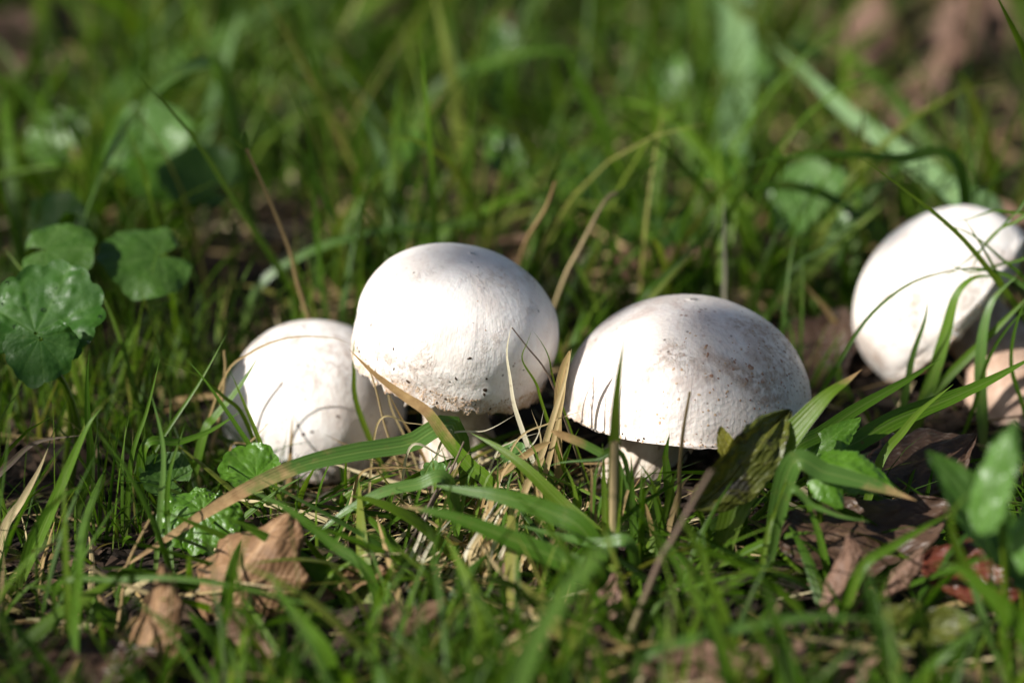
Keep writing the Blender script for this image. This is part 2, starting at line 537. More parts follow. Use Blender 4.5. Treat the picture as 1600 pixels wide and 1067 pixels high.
        if ff:
            fo = link('scurf', mesh_np('scurf', np.array(fc), np.array(ff)), mt, cap)
            tag(fo, kind='stuff')
    CAPS.append((Vector(eq), max(Rr, Hup)))
    return root

def mm(v): return v / 1000.0

E2 = at(714, 512, -.022); E1 = at(490, 638, .012); E3 = at(1073, 634, -.030); E4 = at(1480, 469, .045)
mushroom('tallest round white mushroom with smooth cap leaning over the squat one', E2, (.20, -.03, 1), mm(33.0), mm(26.0), mm(15.5), .955,
         (E2.x + .001, E2.y + .002), mat_cap('cap_skin_smooth', .85, .35, .5, 1.0), M_STEM, 3.1, .36,
         flecks=[(M_SCALE, 900, 1.62, 1.99, 190, 350, .00015, .00055), (M_SCALED, 30, .35, 1.6, 200, 420, .00015, .0004), (M_DUFF, 34, .9, 1.98, 190, 350, .0003, .0011)], rough_rim=.06)
mushroom('low squat white mushroom tucked under the rim of the tallest one', E1, (-.10, -.05, 1), mm(31.0), mm(30.2), mm(15), .93,
         (E1.x + .006, E1.y - .004), mat_cap('cap_skin_streaked', .8, .4, .5, 7.0), M_STEMT, 9.4, .36, ring=False,
         flecks=[(M_SCALE, 160, 1.4, 1.98, 180, 300, .0002, .0006), (M_SCALED, 30, .5, 1.4, 180, 360, .0002, .0005), (M_DUFF, 40, .8, 1.98, 180, 330, .0003, .0010)], rough_rim=.04)
mushroom('wide dome white mushroom with reddish brown flecks beside the mottled olive leaf', E3, (.035, .09, 1), mm(39.8), mm(35.5), mm(1.2), 1.0,
         (E3.x - .015, E3.y + .001), mat_cap('cap_skin_flecked', .45, 1.0, .9, 13.0, (.76, .705, .66)), M_STEM, 15.2, .33, sq=.95,
         flecks=[(M_SCALE, 150, .35, 1.0, 250, 400, .0002, .0007), (M_SCALED, 30, .40, .80, 275, 360, .0004, .0011), (M_SCALED, 90, .40, 1.0, 260, 380, .0002, .0005), (M_SCALE, 180, .85, 1.5, 200, 340, .0002, .0006), (M_DUFF, 22, .9, 1.9, 190, 350, .0003, .0008)], rough_rim=.04)
mushroom('tilted white mushroom half hidden behind arching grass blades', E4, (-.74, .17, .64), mm(34.8), mm(30), mm(6), .93,
         (E4.x + .026, E4.y - .030), mat_cap('cap_skin_tilted', .8, .6, .5, 21.0), M_STEMT, 27.7, .56, ring=False,
         flecks=[(M_SCALE, 500, 1.3, 1.98, 0, 360, .0002, .0007)], rough_rim=.03)

# ------------------------------------------------------------------ grass and litter, uncountable
def ribbons(name, roots, az, lean, bend, length, width, tint, segs=5, fold=.25, twist=None, mat=None, kinds='stuff', label=None, cat=None):
    n = len(roots)
    t = np.linspace(0, 1, segs + 1)
    th = lean[:, None] + bend[:, None] * t[None] ** 1.3
    ds = length[:, None] / segs
    hx = np.concatenate([np.zeros((n, 1)), np.cumsum(np.sin(th[:, :-1]) * ds, 1)], 1)
    hz = np.concatenate([np.zeros((n, 1)), np.cumsum(np.cos(th[:, :-1]) * ds, 1)], 1)
    dirx, diry = np.cos(az)[:, None], np.sin(az)[:, None]
    wob = (RNG.random(n) - .5)[:, None] * .25 * length[:, None] * t[None] ** 2
    P = np.stack([roots[:, 0:1] + dirx * hx - diry * wob, roots[:, 1:2] + diry * hx + dirx * wob, roots[:, 2:3] + hz], -1)
    if twist is None: twist = (RNG.random(n) - .5) * 2.2
    tw = twist[:, None] + (RNG.random(n)[:, None] - .5) * 1.6 * t[None]
    nx, ny, nz = np.cos(th) * dirx, np.cos(th) * diry, -np.sin(th)
    sx, sy = -diry + 0 * th, dirx + 0 * th
    side = np.stack([sx * np.cos(tw) + nx * np.sin(tw), sy * np.cos(tw) + ny * np.sin(tw), nz * np.sin(tw)], -1)
    nor = np.stack([nx * np.cos(tw) - sx * np.sin(tw), ny * np.cos(tw) - sy * np.sin(tw), nz * np.cos(tw)], -1)
    w = width[:, None] * (1 - t[None] ** 2.4 * .97) * (.55 + .45 * np.minimum(1, t[None] * 4)) * .5
    L = P - side * w[..., None]; Rr = P + side * w[..., None]; Mi = P - nor * (w * fold)[..., None]
    co = np.stack([L, Mi, Rr], 2).reshape(-1, 3)
    S1 = segs + 1
    base = (np.arange(n) * S1 * 3)[:, None, None]
    i = np.arange(segs)[None, :, None] * 3
    a = base + i
    f1 = np.concatenate([a, a + 1, a + 4, a + 3], 2); f2 = np.concatenate([a + 1, a + 2, a + 5, a + 4], 2)
    faces = np.concatenate([f1, f2], 1).reshape(-1, 4)
    al = np.broadcast_to(t[None, :, None], (n, S1, 3)).reshape(-1)
    ac = np.broadcast_to(np.array([0, .5, 1.0])[None, None], (n, S1, 3)).reshape(-1)
    ti = np.broadcast_to(tint[:, None, None], (n, S1, 3)).reshape(-1)
    o = link(name, mesh_np(name, co, faces, {'along': al, 'across': ac, 'tint': ti}), mat)
    tag(o, label, cat, kind=kinds)
    return o

def in_caps(P, pad=.0):
    bad = np.zeros(P.shape[:-1], bool)
    for c, r in CAPS:
        bad |= ((P - np.array(c)) ** 2).sum(-1) < (r + pad) ** 2
    return bad

def clump_noise(x, y, s, o=0.0):
    return np.array([noise.noise(Vector((a * s + o, b * s, o))) for a, b in zip(x, y)])

BARE = [(400, 890, -.110, .026, .030, .04), (400, 965, -.135, .036, .028, .15), (170, 900, -.12, .03, .03, .4), (735, 880, -.112, .042, .030, .06), (1380, 880, -.125, .055, .045, .10), (240, 985, -.140, .020, .022, .08),
        (330, 800, -.085, .022, .030, .08), (1310, 740, -.110, .034, .032, .08), (1150, 1035, -.180, .055, .020, .25), (1540, 890, -.140, .032, .032, .08), (930, 725, -.075, .012, .015, .4),
        (80, 520, -.04, .026, .03, .15), (1400, 690, -.06, .04, .03, .2), (1130, 745, -.09, .03, .03, .15), (600, 800, -.08, .03, .03, .2), (130, 1040, -.17, .03, .02, .3)]
BARE = [(at(a, b, c), d, e, k) for a, b, c, d, e, k in BARE]
def bare(x, y):
    """patches where fallen leaves and straw have smothered the grass"""
    m = np.ones(len(x))
    for p, rx, ry, k in BARE:
        q = ((x - p.x) / rx) ** 2 + ((y - p.y) / ry) ** 2
        m = np.minimum(m, np.where(q < 1, k, np.where(q < 1.7, .5 + .5 * k, 1)))
    return m

def front_limit(x, y):
    """how tall grass stands in front of the mushrooms (trampled, short strip)"""
    lim = .011 + .40 * np.maximum(0, -y - .035)
    inx = (x > -.105) & (x < .205)
    return np.where(inx & (y < .03), np.maximum(lim, .004), 9.0)

def scatter_grass(n, x0, x1, y0, y1, len0, len1, w0, w1, lean=(.05, .5), bend=(.2, 1.3), name='grass', label=None, dens=None, tints=(0, .95), tmean=.45, segs=5, mat=None, limit=True, cat='grass'):
    x = RNG.uniform(x0, x1, n); y = RNG.uniform(y0, y1, n)
    if dens is not None:
        k = RNG.random(n) < dens(x, y)
        x, y = x[k], y[k]
    n = len(x)
    L = RNG.uniform(len0, len1, n) * (.55 + .45 * RNG.random(n))
    W = RNG.uniform(w0, w1, n)
    az = RNG.uniform(0, 2 * math.pi, n); le = RNG.uniform(*lean, n); be = RNG.uniform(*bend, n)
    roots = np.stack([x, y, ground_np(x, y) - .002], -1)
    # approximate tips for keeping blades out of caps
    keep = np.ones(n, bool)
    for f in (.0, .35, .7, 1.0):
        th = le + be * .5 * f
        P = roots + np.stack([np.cos(az) * np.sin(th) * L * f, np.sin(az) * np.sin(th) * L * f, np.cos(th) * L * f], -1)
        keep &= ~in_caps(P, .0008)
        if limit and f > 0:
            over = P[:, 2] > front_limit(P[:, 0], P[:, 1])
            keep &= ~(over & (RNG.random(n) > .05))
    k = keep
    ti = np.clip(RNG.normal(tmean, .27, n), *tints)
    ti = np.where(RNG.random(n) < .06, 1.0, ti)
    return ribbons(name, roots[k], az[k], le[k], be[k], L[k], W[k], ti[k], segs, mat=mat or M_GRASS, label=label, cat=cat)

def d_near(x, y):
    c = clump_noise(x, y, 26, 2.0)
    side = np.where((y < -.09) & ((x < -.05) | (x > .10)), .5, 1.0)
    return np.clip(.38 + 1.6 * c, .03, 1) * bare(x, y) * side

def d_back(x, y):
    c = clump_noise(x, y, 15, 5.0)
    brown = np.exp(-(((x - .20) / .07) ** 2 + ((y - .36) / .16) ** 2)) + .8 * np.exp(-(((x + .26) / .05) ** 2 + ((y - .5) / .1) ** 2))
    return np.clip(.50 + 1.9 * c - .9 * brown, .04, 1)

scatter_grass(16000, -.32, .32, -.26, .06, .012, .045, .0007, .0020, name='fine_grass', label='fine short green grass around the mushrooms', dens=d_near)
scatter_grass(2600, -.34, .34, -.26, .05, .03, .085, .0012, .0030, name='lawn_grass', label='longer green grass between the mushrooms and fallen leaves', dens=d_near)
scatter_grass(12500, -.55, .55, .06, .80, .05, .14, .0010, .0034, name='meadow_grass', label='tall out of focus green grass behind the mushrooms', dens=d_back, lean=(.05, .6), bend=(.1, 1.5), segs=6, tmean=.55)
scatter_grass(9500, -.55, .55, .05, .80, .015, .05, .001, .0026, name='under_grass', label='short green undergrowth behind the mushrooms', dens=d_back, tmean=.42)
scatter_grass(3000, -.34, -.06, -.20, .08, .035, .075, .0006, .0014, name='thin_grass', label='thin wiry green grass beside the squat mushroom', dens=d_near, lean=(.0, .5), bend=(-.3, .9), segs=7)
scatter_grass(900, -.55, .55, .10, .75, .07, .17, .0045, .0085, name='broad_grass', label='broad blurred grass leaves behind the mushrooms', dens=d_back, lean=(.1, .8), bend=(.2, 1.6), segs=8, tmean=.65)
scatter_grass(2400, -.34, .34, -.27, -.15, .035, .075, .0009, .0024, name='near_grass', label='blurred green grass at the near side', dens=lambda x, y: np.where(np.abs(x - .01) < .09, 1, .3) * bare(x, y) * np.clip(.6 + 1.5 * clump_noise(x, y, 30, 4.0), .1, 1), lean=(.1, .8), bend=(.1, 1.2), segs=6)
scatter_grass(700, -.10, .22, -.13, -.045, .04, .09, .0009, .0028, name='tangled_grass', label='long tangled grass lying round the mushroom stems', lean=(.8, 1.4), bend=(-.2, .8), segs=7, dens=lambda x, y: np.where(bare(x, y) < .1, .35, 1))
scatter_grass(420, -.34, .34, -.27, -.10, .03, .07, .003, .006, name='broad_front_grass', label='broad blurred grass leaves at the near side', lean=(.3, .9), bend=(.2, 1.3), segs=8)
scatter_grass(5000, -.8, .8, -.55, -.24, .015, .045, .001, .003, name='front_grass', label='short green grass at the near side', dens=d_near)
def d_far(x, y):
    return np.where((np.abs(x) < .5) & (y > -.5) & (y < .8), 0, .9)
scatter_grass(16000, -2.6, 2.6, -2.2, 3.6, .05, .16, .003, .007, name='far_grass', label='green meadow grass farther off', dens=d_far, segs=4, limit=False)

# straw lying about, crumbs of dead leaf
def scatter_straw(n, x0, x1, y0, y1, l0, l1, w0, w1, name, label, dens=None):
    x = RNG.uniform(x0, x1, n); y = RNG.uniform(y0, y1, n)
    if dens is not None:
        k = RNG.random(n) < dens(x, y); x, y = x[k], y[k]
    n = len(x)
    roots = np.stack([x, y, ground_np(x, y) + RNG.uniform(-.001, .006, n)], -1)
    keep = ~in_caps(roots, .002)
    L = RNG.uniform(l0, l1, n)
    le = RNG.uniform(1.15, 1.6, n); be = RNG.normal(0.15, .35, n)
    az = RNG.uniform(0, 6.283, n)
    k = keep
    ribbons(name, roots[k], az[k], le[k], be[k], L[k], RNG.uniform(w0, w1, n)[k], RNG.random(n)[k], 4, .3, mat=M_STRAW, label=label, cat='straw')
def d_straw(x, y):
    c = clump_noise(x, y, 18, 9.0)
    hot = np.exp(-(((x + .01) / .045) ** 2 + ((y + .085) / .04) ** 2)) + np.exp(-(((x - .02) / .02) ** 2 + ((y + .04) / .05) ** 2)) + .5 * np.exp(-(((x + .14) / .05) ** 2 + ((y + .12) / .05) ** 2))
    return np.clip(.20 + .8 * c + .9 * hot, .04, 1)
scatter_straw(6000, -.32, .32, -.26, .12, .008, .045, .0005, .0024, 'straw_litter', 'dry straw litter lying between grass stems', d_straw)
scatter_straw(2500, -.55, .55, .10, .80, .02, .07, .001, .003, 'back_straw', 'dry straw scattered behind the mushrooms')

def crumbs(n, x0, x1, y0, y1, s0, s1, name, label):
    x = RNG.uniform(x0, x1, n); y = RNG.uniform(y0, y1, n); z = ground_np(x, y) + .0005
    co, ff = [], []
    for i in range(n):
        s = random.uniform(s0, s1); b = len(co)
        a = random.uniform(0, 6.28); ti = random.uniform(-.7, .7); tj = random.uniform(-.7, .7)
        for (u, v) in ((-1, -.6), (1, -.7), (.8, .6), (-.9, .7)):
            u *= s * random.uniform(.5, 1); v *= s * random.uniform(.4, 1)
            co.append((x[i] + u * math.cos(a) - v * math.sin(a), y[i] + u * math.sin(a) + v * math.cos(a), z[i] + .4 * s + u * ti + v * tj))
        ff.append((b, b + 1, b + 2, b + 3))
    o = link(name, mesh_np(name, np.array(co), np.array(ff), smooth=False), M_DUFF)
    tag(o, label, 'litter', kind='stuff')
crumbs(14000, -.36, .36, -.27, .45, .0006, .0050, 'leaf_crumbs', 'brown crumbs of rotten leaf on the soil')

# ------------------------------------------------------------------ single blades
def catmull(pts, n):
    P = [pts[0] * 2 - pts[1]] + pts + [pts[-1] * 2 - pts[-2]]
    out = []
    m = len(pts) - 1
    for i in range(n + 1):
        u = i / n * m
        k = min(int(u), m - 1); t = u - k
        a, b, c, d = P[k:k + 4]
        out.append(.5 * ((2 * b) + (c - a) * t + (2 * a - 5 * b + 4 * c - d) * t * t + (3 * b - a - 3 * c + d) * t ** 3))
    return out

def ribbon_mesh(name, pts, width, twist=0.0, twist2=0.0, fold=.22, n=30, prof='blade', root_frac=0.0, cols=5, wob=0.0):
    c = catmull(pts, n)
    # even spacing by arc length
    co, al, ac = [], [], []
    L = [0]
    for i in range(n): L.append(L[-1] + (c[i + 1] - c[i]).length)
    sd = random.uniform(0, 50)
    for i in range(n + 1):
        t = L[i] / L[-1]
        T = (c[min(n, i + 1)] - c[max(0, i - 1)]).normalized()
        V = (CAMP - TARGET).normalized()
        S = T.cross(V)
        if S.length < 1e-4: S = Vector((1, 0, 0))
        S.normalize(); N_ = S.cross(T).normalized()
        a = twist + twist2 * t + .25 * noise.noise(Vector((t * 2.2, sd, 0)))
        S2 = S * math.cos(a) + N_ * math.sin(a); N2 = N_ * math.cos(a) - S * math.sin(a)
        if prof == 'blade':
            w = min(1, .55 + t * 1.6) * (1 - max(0, (t - .35) / .65) ** 1.9)
        elif prof == 'lens':
            w = math.sin(math.pi * min(1, .06 + .94 * t)) ** .8
        elif prof == 'blunt':
            w = 1.0 - .25 * t - .6 * max(0, (t - .9) / .1) ** 2
        else:
            w = 1.0 - .45 * t
        w = max(.02, w) * width * .5 * (1 + .07 * noise.noise(Vector((t * 9, sd, 5))) + .05 * noise.noise(Vector((t * 30, sd, 8))))
        for j in range(cols):
            q = -1 + 2 * j / (cols - 1)
            off = (abs(q) - .5) * fold * w
            ripple = wob * w * noise.noise(Vector((t * 14, q * 1.5 + sd, 2)))
            co.append(tuple(c[i] + S2 * (q * w) + N2 * (off + ripple))); al.append(t); ac.append((q + 1) / 2)
    return mesh_np(name, np.array(co), grid_faces(n + 1, cols), {'along': np.array(al), 'across': np.array(ac)})

def tube_mesh(name, pts, r0, r1, n=20, k=8, lump=.1):
    c = catmull(pts, n)
    co, al, ac = [], [], []
    for i in range(n + 1):
        t = i / n
        T = (c[min(n, i + 1)] - c[max(0, i - 1)]).normalized()
        S = T.cross(Vector((0.3, 1, .2)))
        S.normalize(); B = T.cross(S)
        r = (r0 + (r1 - r0) * t) * (1 + lump * noise.noise(Vector((t * 12, r0 * 900, 1))))
        for j in range(k):
            a = 2 * math.pi * j / k
            co.append(tuple(c[i] + S * (r * math.cos(a)) + B * (r * math.sin(a)))); al.append(t); ac.append(j / k)
    f = [tuple(x) for x in grid_faces(n + 1, k, True)]
    return mesh_np(name, np.array(co), np.array(f), {'along': np.array(al), 'across': np.array(ac)})

def place_pts(pix, y0, y1, root=True):
    m = len(pix)
    ps = []
    for i, q in enumerate(pix):
        y = q[2] if len(q) > 2 else y0 + (y1 - y0) * i / (m - 1)
        ps.append(at(q[0], q[1], y))
    if root:
        p = ps[0]; g = ground(p.x, p.y)
        if p.z - g > .003:
            d = (ps[0] - ps[1]); d.z = 0
            if d.length > 1e-5: d = d.normalized() * min(.35 * (p.z - g), .02)
            if abs(ps[0].z - ps[1].z) < .4 * (ps[0] - ps[1]).length: d = Vector((d.x * .4, .008, 0))
            q = Vector((p.x + d.x, p.y + d.y, 0)); q.z = ground(q.x, q.y) - .003
            ps.insert(0, q)
        else:
            ps[0].z = g - .003
    return ps

def blade(label, mat, w_px, pix, y0, y1, dry=2.0, tw=0.0, tw2=0.0, prof='blade', fold=.22, group=None, name='grass_shoot', cat='grass', root=True, wob=.0):
    ps = place_pts(pix, y0, y1, root)
    dm = (ps[len(ps) // 2] - CAMP).length
    w = w_px * dm / FPX
    base = ps[0].copy()
    me = ribbon_mesh(name, [p - base for p in ps], w, tw, tw2, fold, prof=prof, wob=wob)
    o = link(name, me, mat, loc=base)
    o['dry'] = float(dry)
    tag(o, label, cat, group)
    return o

def adopt(part, thing, name):
    """a leaf that grows on a stem becomes its part"""
    for k in ('label', 'category', 'group'):
        if k in part: del part[k]
    part.name = name
    loc = part.location.copy()
    part.parent = thing
    part.location = loc - thing.location

def stalk(label, mat, w_px, pix, y0, y1, dry=2.0, name='dry_stalk', cat='stalk', group=None, taper=.5):
    ps = place_pts(pix, y0, y1)
    w = w_px * (ps[-1] - CAMP).length / FPX
    base = ps[0].copy()
    o = link(name, tube_mesh(name, [p - base for p in ps], w * .5, w * .5 * taper), mat, loc=base)
    o['dry'] = float(dry)
    tag(o, label, cat, group)
    return o

B, BL, YE, ST, PA, TW = M_BLADE, M_BLUE, M_YEL, M_STRAWH, M_PALE, M_TWIG
# --- around and in front of the mushrooms
blade('long broad green blade with brown dry tip lying across the squat mushroom', BL, 33, [(712, 668), (640, 693), (560, 706), (480, 724), (410, 752), (330, 796), (250, 848), (175, 898)], -.070, -.115, .58, -.45, .1)
blade('curved pale green blade arching over soil below the squat mushroom', BL, 22, [(700, 752), (650, 757), (600, 768), (545, 795), (505, 826), (478, 850)], -.095, -.100, tw=-0.5)
blade('green blade with long tan tip reaching up over the tallest cap', B, 22, [(770, 765), (735, 728), (700, 688), (668, 644), (630, 618), (584, 583), (545, 545)], -.088, -.070, .50, .15)
blade('bright green blade slanting down from the tallest cap toward the straw', YE, 24, [(935, 842), (880, 790), (825, 735), (780, 700), (735, 676)], -.110, -.085, tw=-0.3)
blade('dark broad green blade lying low over the straw', B, 34, [(920, 840), (860, 800), (780, 774), (720, 765), (672, 757)], -.125, -.105, tw=-0.25)
blade('green blade with bleached brown tip lying over the straw tuft', B, 34, [(930, 900), (870, 872), (790, 838), (700, 805), (622, 789)], -.140, -.125, .90, -.4)
blade('small green blade beside the bleached tip over the straw', BL, 20, [(985, 850), (930, 848), (870, 836), (805, 818)], -.13, -.12, tw=-0.4)
blade('very broad blurred green blade standing over the foreground litter', BL, 34, [(815, 1050), (850, 975), (890, 915), (940, 858), (985, 815)], -.235, -.26, tw=.2)
lf_ = blade('upright blade on a straw coloured stalk before the flecked mushroom', YE, 21, [(957, 850), (959, 790), (960, 720), (961, 660), (966, 595), (977, 518)], -.118, -.110, tw=.2)
sk_ = stalk('straw coloured stalk carrying a green leaf blade before the flecked mushroom', ST, 17, [(958, 850), (959, 790), (960, 720), (961, 690)], -.1165, -.1155, taper=.75, name='grass_shoot', cat='grass shoot')
adopt(lf_, sk_, 'leaf')
stalk('thin brown stalk standing before the flecked cap', ST, 9, [(1058, 795), (1062, 730), (1068, 670), (1078, 612)], -.098, -.098)
blade('flat straw blade standing between the two largest mushrooms', ST, 15, [(876, 790), (873, 730), (871, 660), (874, 600), (890, 548)], -.066, -.060, prof='blunt')
blade('tan straw leaning between the two largest mushrooms', ST, 12, [(820, 765), (845, 712), (868, 640), (884, 590), (893, 545)], -.082, -.064)
blade('second tan straw leaning beside the flat straw blade', ST, 9, [(845, 770), (862, 700), (880, 620), (886, 560)], -.075, -.060)
blade('brown straw crossing behind the bright slanting blade', ST, 13, [(800, 850), (812, 790), (830, 745), (850, 715)], -.098, -.085, prof='blunt')
blade('reddish straw scrap lying under the bright slanting blade', ST, 14, [(760, 760), (790, 735), (830, 705), (860, 690)], -.085, -.080, prof='blunt')
blade('short blue green blade with frayed pale tip below the flecked cap', BL, 19, [(962, 722), (940, 708), (905, 690), (861, 673)], -.095, -.090, .80, .3, prof='blunt')
blade('thin pale green blade beside the frayed tip', BL, 9, [(975, 715), (930, 718), (880, 722), (850, 730)], -.098, -.095)
for k in range(16):
    bx = 895 + 11 * k + random.uniform(-8, 8); by = 790 + random.uniform(-18, 18); ln = random.uniform(45, 85); sl = random.uniform(-45, 45)
    blade('short grass blade standing before the stem of the flecked mushroom', [B, YE, B, ST][k % 4], random.uniform(6, 13), [(bx, by), (bx + sl * .4, by - ln * .6), (bx + sl, by - ln)], -.098, -.094, group='blades before the flecked stem', tw=random.uniform(-.3, .6))
for k in range(12):
    bx = 660 + 17 * k + random.uniform(-8, 8); by = 775 + random.uniform(-15, 15); ln = random.uniform(50, 95); sl = random.uniform(-50, 50)
    blade('short grass blade standing before the stem of the tallest mushroom', [B, YE, ST, B][k % 4], random.uniform(5, 11), [(bx, by), (bx + sl * .4, by - ln * .6), (bx + sl, by - ln)], -.090, -.085, group='blades before the tallest stem', tw=random.uniform(-.3, .6))
blade('dark green upright blade under the flecked cap', B, 16, [(1042, 735), (1040, 710), (1046, 678)], -.085, -.083, prof='lens')
blade('broad lit green blade with curled yellow tip below the flecked cap', YE, 46, [(1150, 790), (1190, 735), (1235, 680), (1290, 620), (1322, 596), (1347, 577)], -.105, -.085, .86, .15, .5)
blade('lens shaped green blade with rusty brown tip beside the toothed leaf', BL, 34, [(1235, 728), (1290, 738), (1345, 752), (1390, 766), (1432, 782)], -.115, -.120, .82, .3, prof='lens')
blade('bright green blade running up right over the toothed leaf', B, 24, [(1235, 712), (1285, 676), (1340, 638), (1420, 592), (1470, 560)], -.085, -.055, tw=.3)
blade('wide lit green blade under the tilted mushroom', B, 32, [(1290, 720), (1340, 690), (1400, 655), (1470, 628), (1545, 595), (1625, 552)], -.080, -.045, tw=.35)
blade('narrow green blade leaning beneath the tilted mushroom', B, 15, [(1375, 722), (1410, 675), (1440, 640), (1490, 600)], -.075, -.06, tw=.4)
blade('long thin blade with pale blunt tip crossing the tilted cap', YE, 10, [(1640, 540), (1590, 480), (1505, 374), (1415, 298), (1333, 239)], .004, -.015, .965)
blade('thin arc of grass bowing over the tilted cap', B, 7, [(1240, 680), (1290, 602), (1351, 503), (1415, 447), (1476, 426), (1522, 430)], -.02, -.002)
blade('folded wide blade drooping in front of the tilted cap', B, 22, [(1440, 640), (1462, 575), (1478, 520), (1494, 462), (1522, 434), (1560, 432)], -.012, .000, tw=.5)
blade('dark blade drooping before the stem of the tilted mushroom', BL, 20, [(1535, 650), (1532, 585), (1536, 520), (1552, 468), (1590, 430)], -.015, -.002, tw=.5)
blade('green blade slanting across the stem of the tilted mushroom', B, 15, [(1440, 640), (1480, 590), (1550, 520), (1620, 450)], -.014, -.004, tw=.3)
blade('thin dark blade curving over the top of the tilted cap', B, 6, [(1640, 300), (1590, 330), (1550, 372), (1520, 400), (1440, 460)], .01, .0)
blade('thin grass arc lying along the shoulder of the tilted cap', B, 6, [(1640, 420), (1580, 410), (1520, 425), (1480, 410), (1450, 398)], .004, .0)
blade('narrow blade leaning left over the upper tilted cap', B, 7, [(1640, 380), (1570, 330), (1500, 345), (1468, 325)], .01, .006)
for k, (pp, yy) in enumerate([([(1620, 470), (1560, 400), (1505, 360), (1450, 350)], .006), ([(1610, 520), (1570, 450), (1540, 395), (1500, 330)], .002), ([(1640, 500), (1590, 440), (1530, 420), (1455, 425)], -.002),
                              ([(1520, 640), (1545, 560), (1585, 500), (1630, 470)], -.018), ([(1630, 360), (1580, 350), (1540, 380), (1510, 440)], .004), ([(1410, 640), (1425, 560), (1445, 500), (1450, 460)], -.012), ([(1600, 640), (1580, 570), (1590, 500), (1620, 440)], -.02)]):
    blade('thin green grass strand tangled over the tilted mushroom', [B, YE, BL][k % 3], 7 + 2 * (k % 3), pp, yy, yy, group='strands over the tilted mushroom', tw=random.uniform(-.4, .6))
blade('white dry curl of grass resting on the tallest cap', PA, 9, [(826, 700), (815, 668), (803, 630), (797, 590), (792, 550), (799, 508)], -.062, -.0615, tw=.5)
blade('tiny green sprig leaning on the tallest cap', YE, 6, [(850, 640), (838, 600), (816, 562), (824, 535), (831, 516)], -.064, -.062)
blade('tiny green blade beside the sprig on the tallest cap', YE, 5, [(870, 610), (858, 560), (846, 535), (832, 516)], -.058, -.060)
stalk('brown thread of stem on the tallest cap', TW, 4, [(870, 620), (850, 575), (826, 545), (800, 512)], -.060, -.060)
blade('green blade rising at the outer edge of the squat mushroom', B, 15, [(318, 680), (335, 652), (362, 620), (385, 588), (406, 553)], -.040, -.030, tw=.3)
blade('thin green blade leaning across the face of the squat cap', B, 8, [(428, 785), (411, 730), (369, 664), (320, 594), (290, 560)], -.060, -.050)
blade('second thin green blade leaning across the squat cap', YE, 8, [(426, 745), (410, 700), (396, 665), (378, 622), (360, 580)], -.056, -.050)
stalk('withered brown shoot beside the squat cap', ST, 7, [(330, 700), (345, 640), (352, 580), (350, 548)], -.02, -.02)
stalk('fine brown stem hanging between squat and tallest cap', ST, 5, [(620, 720), (600, 660), (588, 610), (575, 570)], -.045, -.045)
blade('fine dry straw hanging on the shaded flank of the squat cap', ST, 5, [(660, 710), (625, 650), (600, 600)], -.047, -.047)
blade('green blade edge standing between squat and tallest cap', YE, 9, [(560, 640), (553, 580), (554, 540), (562, 500)], -.028, -.028)
for k, (pp, yy) in enumerate([([(345, 600), (390, 552), (450, 528), (520, 528), (560, 545)], -.030),
                              ([(640, 700), (612, 640), (600, 590), (575, 560)], -.040), ([(360, 700), (390, 690), (430, 650)], -.042)]):
    blade('thin tan straw bowed over the squat white cap', ST, 4.0, pp, yy, yy + .003, group='straws over the squat cap', name='straw_wisp', cat='straw')
# straw wisps under the tallest cap
for k, (a, b, c, yy) in enumerate([((800, 700), (860, 660), (915, 640), -.075), ((690, 690), (760, 672), (805, 648), -.07), ((590, 662), (640, 661), (690, 668), -.065),
                                   ((640, 700), (700, 715), (760, 700), -.08), ((560, 745), (610, 730), (670, 735), -.085), ((790, 730), (835, 690), (850, 640), -.072),
                                   ((830, 745), (845, 690), (830, 640), -.07), ((770, 720), (800, 690), (845, 675), -.075)]):
    blade('bleached thin straw wisp lying under the tallest cap', PA if k % 2 else ST, 4.5, [a, b, c], yy, yy + .004, group='straw wisps under the tallest cap', name='straw_wisp', cat='straw')
# straw tuft lying under the bleached blade
for k in range(34):
    u = random.random(); x0 = 640 + 240 * u + random.uniform(-20, 20); y0p = 905 + random.uniform(-30, 35) - 40 * u
    ln = random.uniform(60, 130); an = R(random.uniform(48, 80))
    blade('dry straw in the combed tuft over soil below the tallest mushroom', ST if k % 3 else PA, random.uniform(5, 9),
          [(x0, y0p), (x0 + ln * .5 * math.cos(an) + 4, y0p - ln * .5 * math.sin(an)), (x0 + ln * math.cos(an) + random.uniform(0, 25), y0p - ln * math.sin(an))],
          -.120 + .02 * random.random(), -.100 + .015 * random.random(), group='combed straw tuft', name='dry_straw', cat='straw', tw=random.uniform(-.5, .5))
stalk('dark purple stalk rising from the blurred foreground grass', TW, 13, [(1030, 880), (1050, 845), (1080, 790), (1112, 735)], -.165, -.165)
stalk('thin dark twig leaning under the broad blade', TW, 6, [(630, 900), (665, 810), (700, 745), (725, 690)], -.10, -.085)
stalk('second thin dark twig lying in the straw', TW, 6, [(600, 920), (640, 850), (680, 770), (705, 720)], -.11, -.09)
stalk('purple leaf stalk rising from the large curled tan leaf', TW, 11, [(420, 960), (395, 925), (350, 903), (310, 889)], -.120, -.125)
blade('yellow green stem running down from the purple leaf stalk', YE, 9, [(460, 1055), (425, 1005), (395, 955), (376, 928)], -.165, -.135)
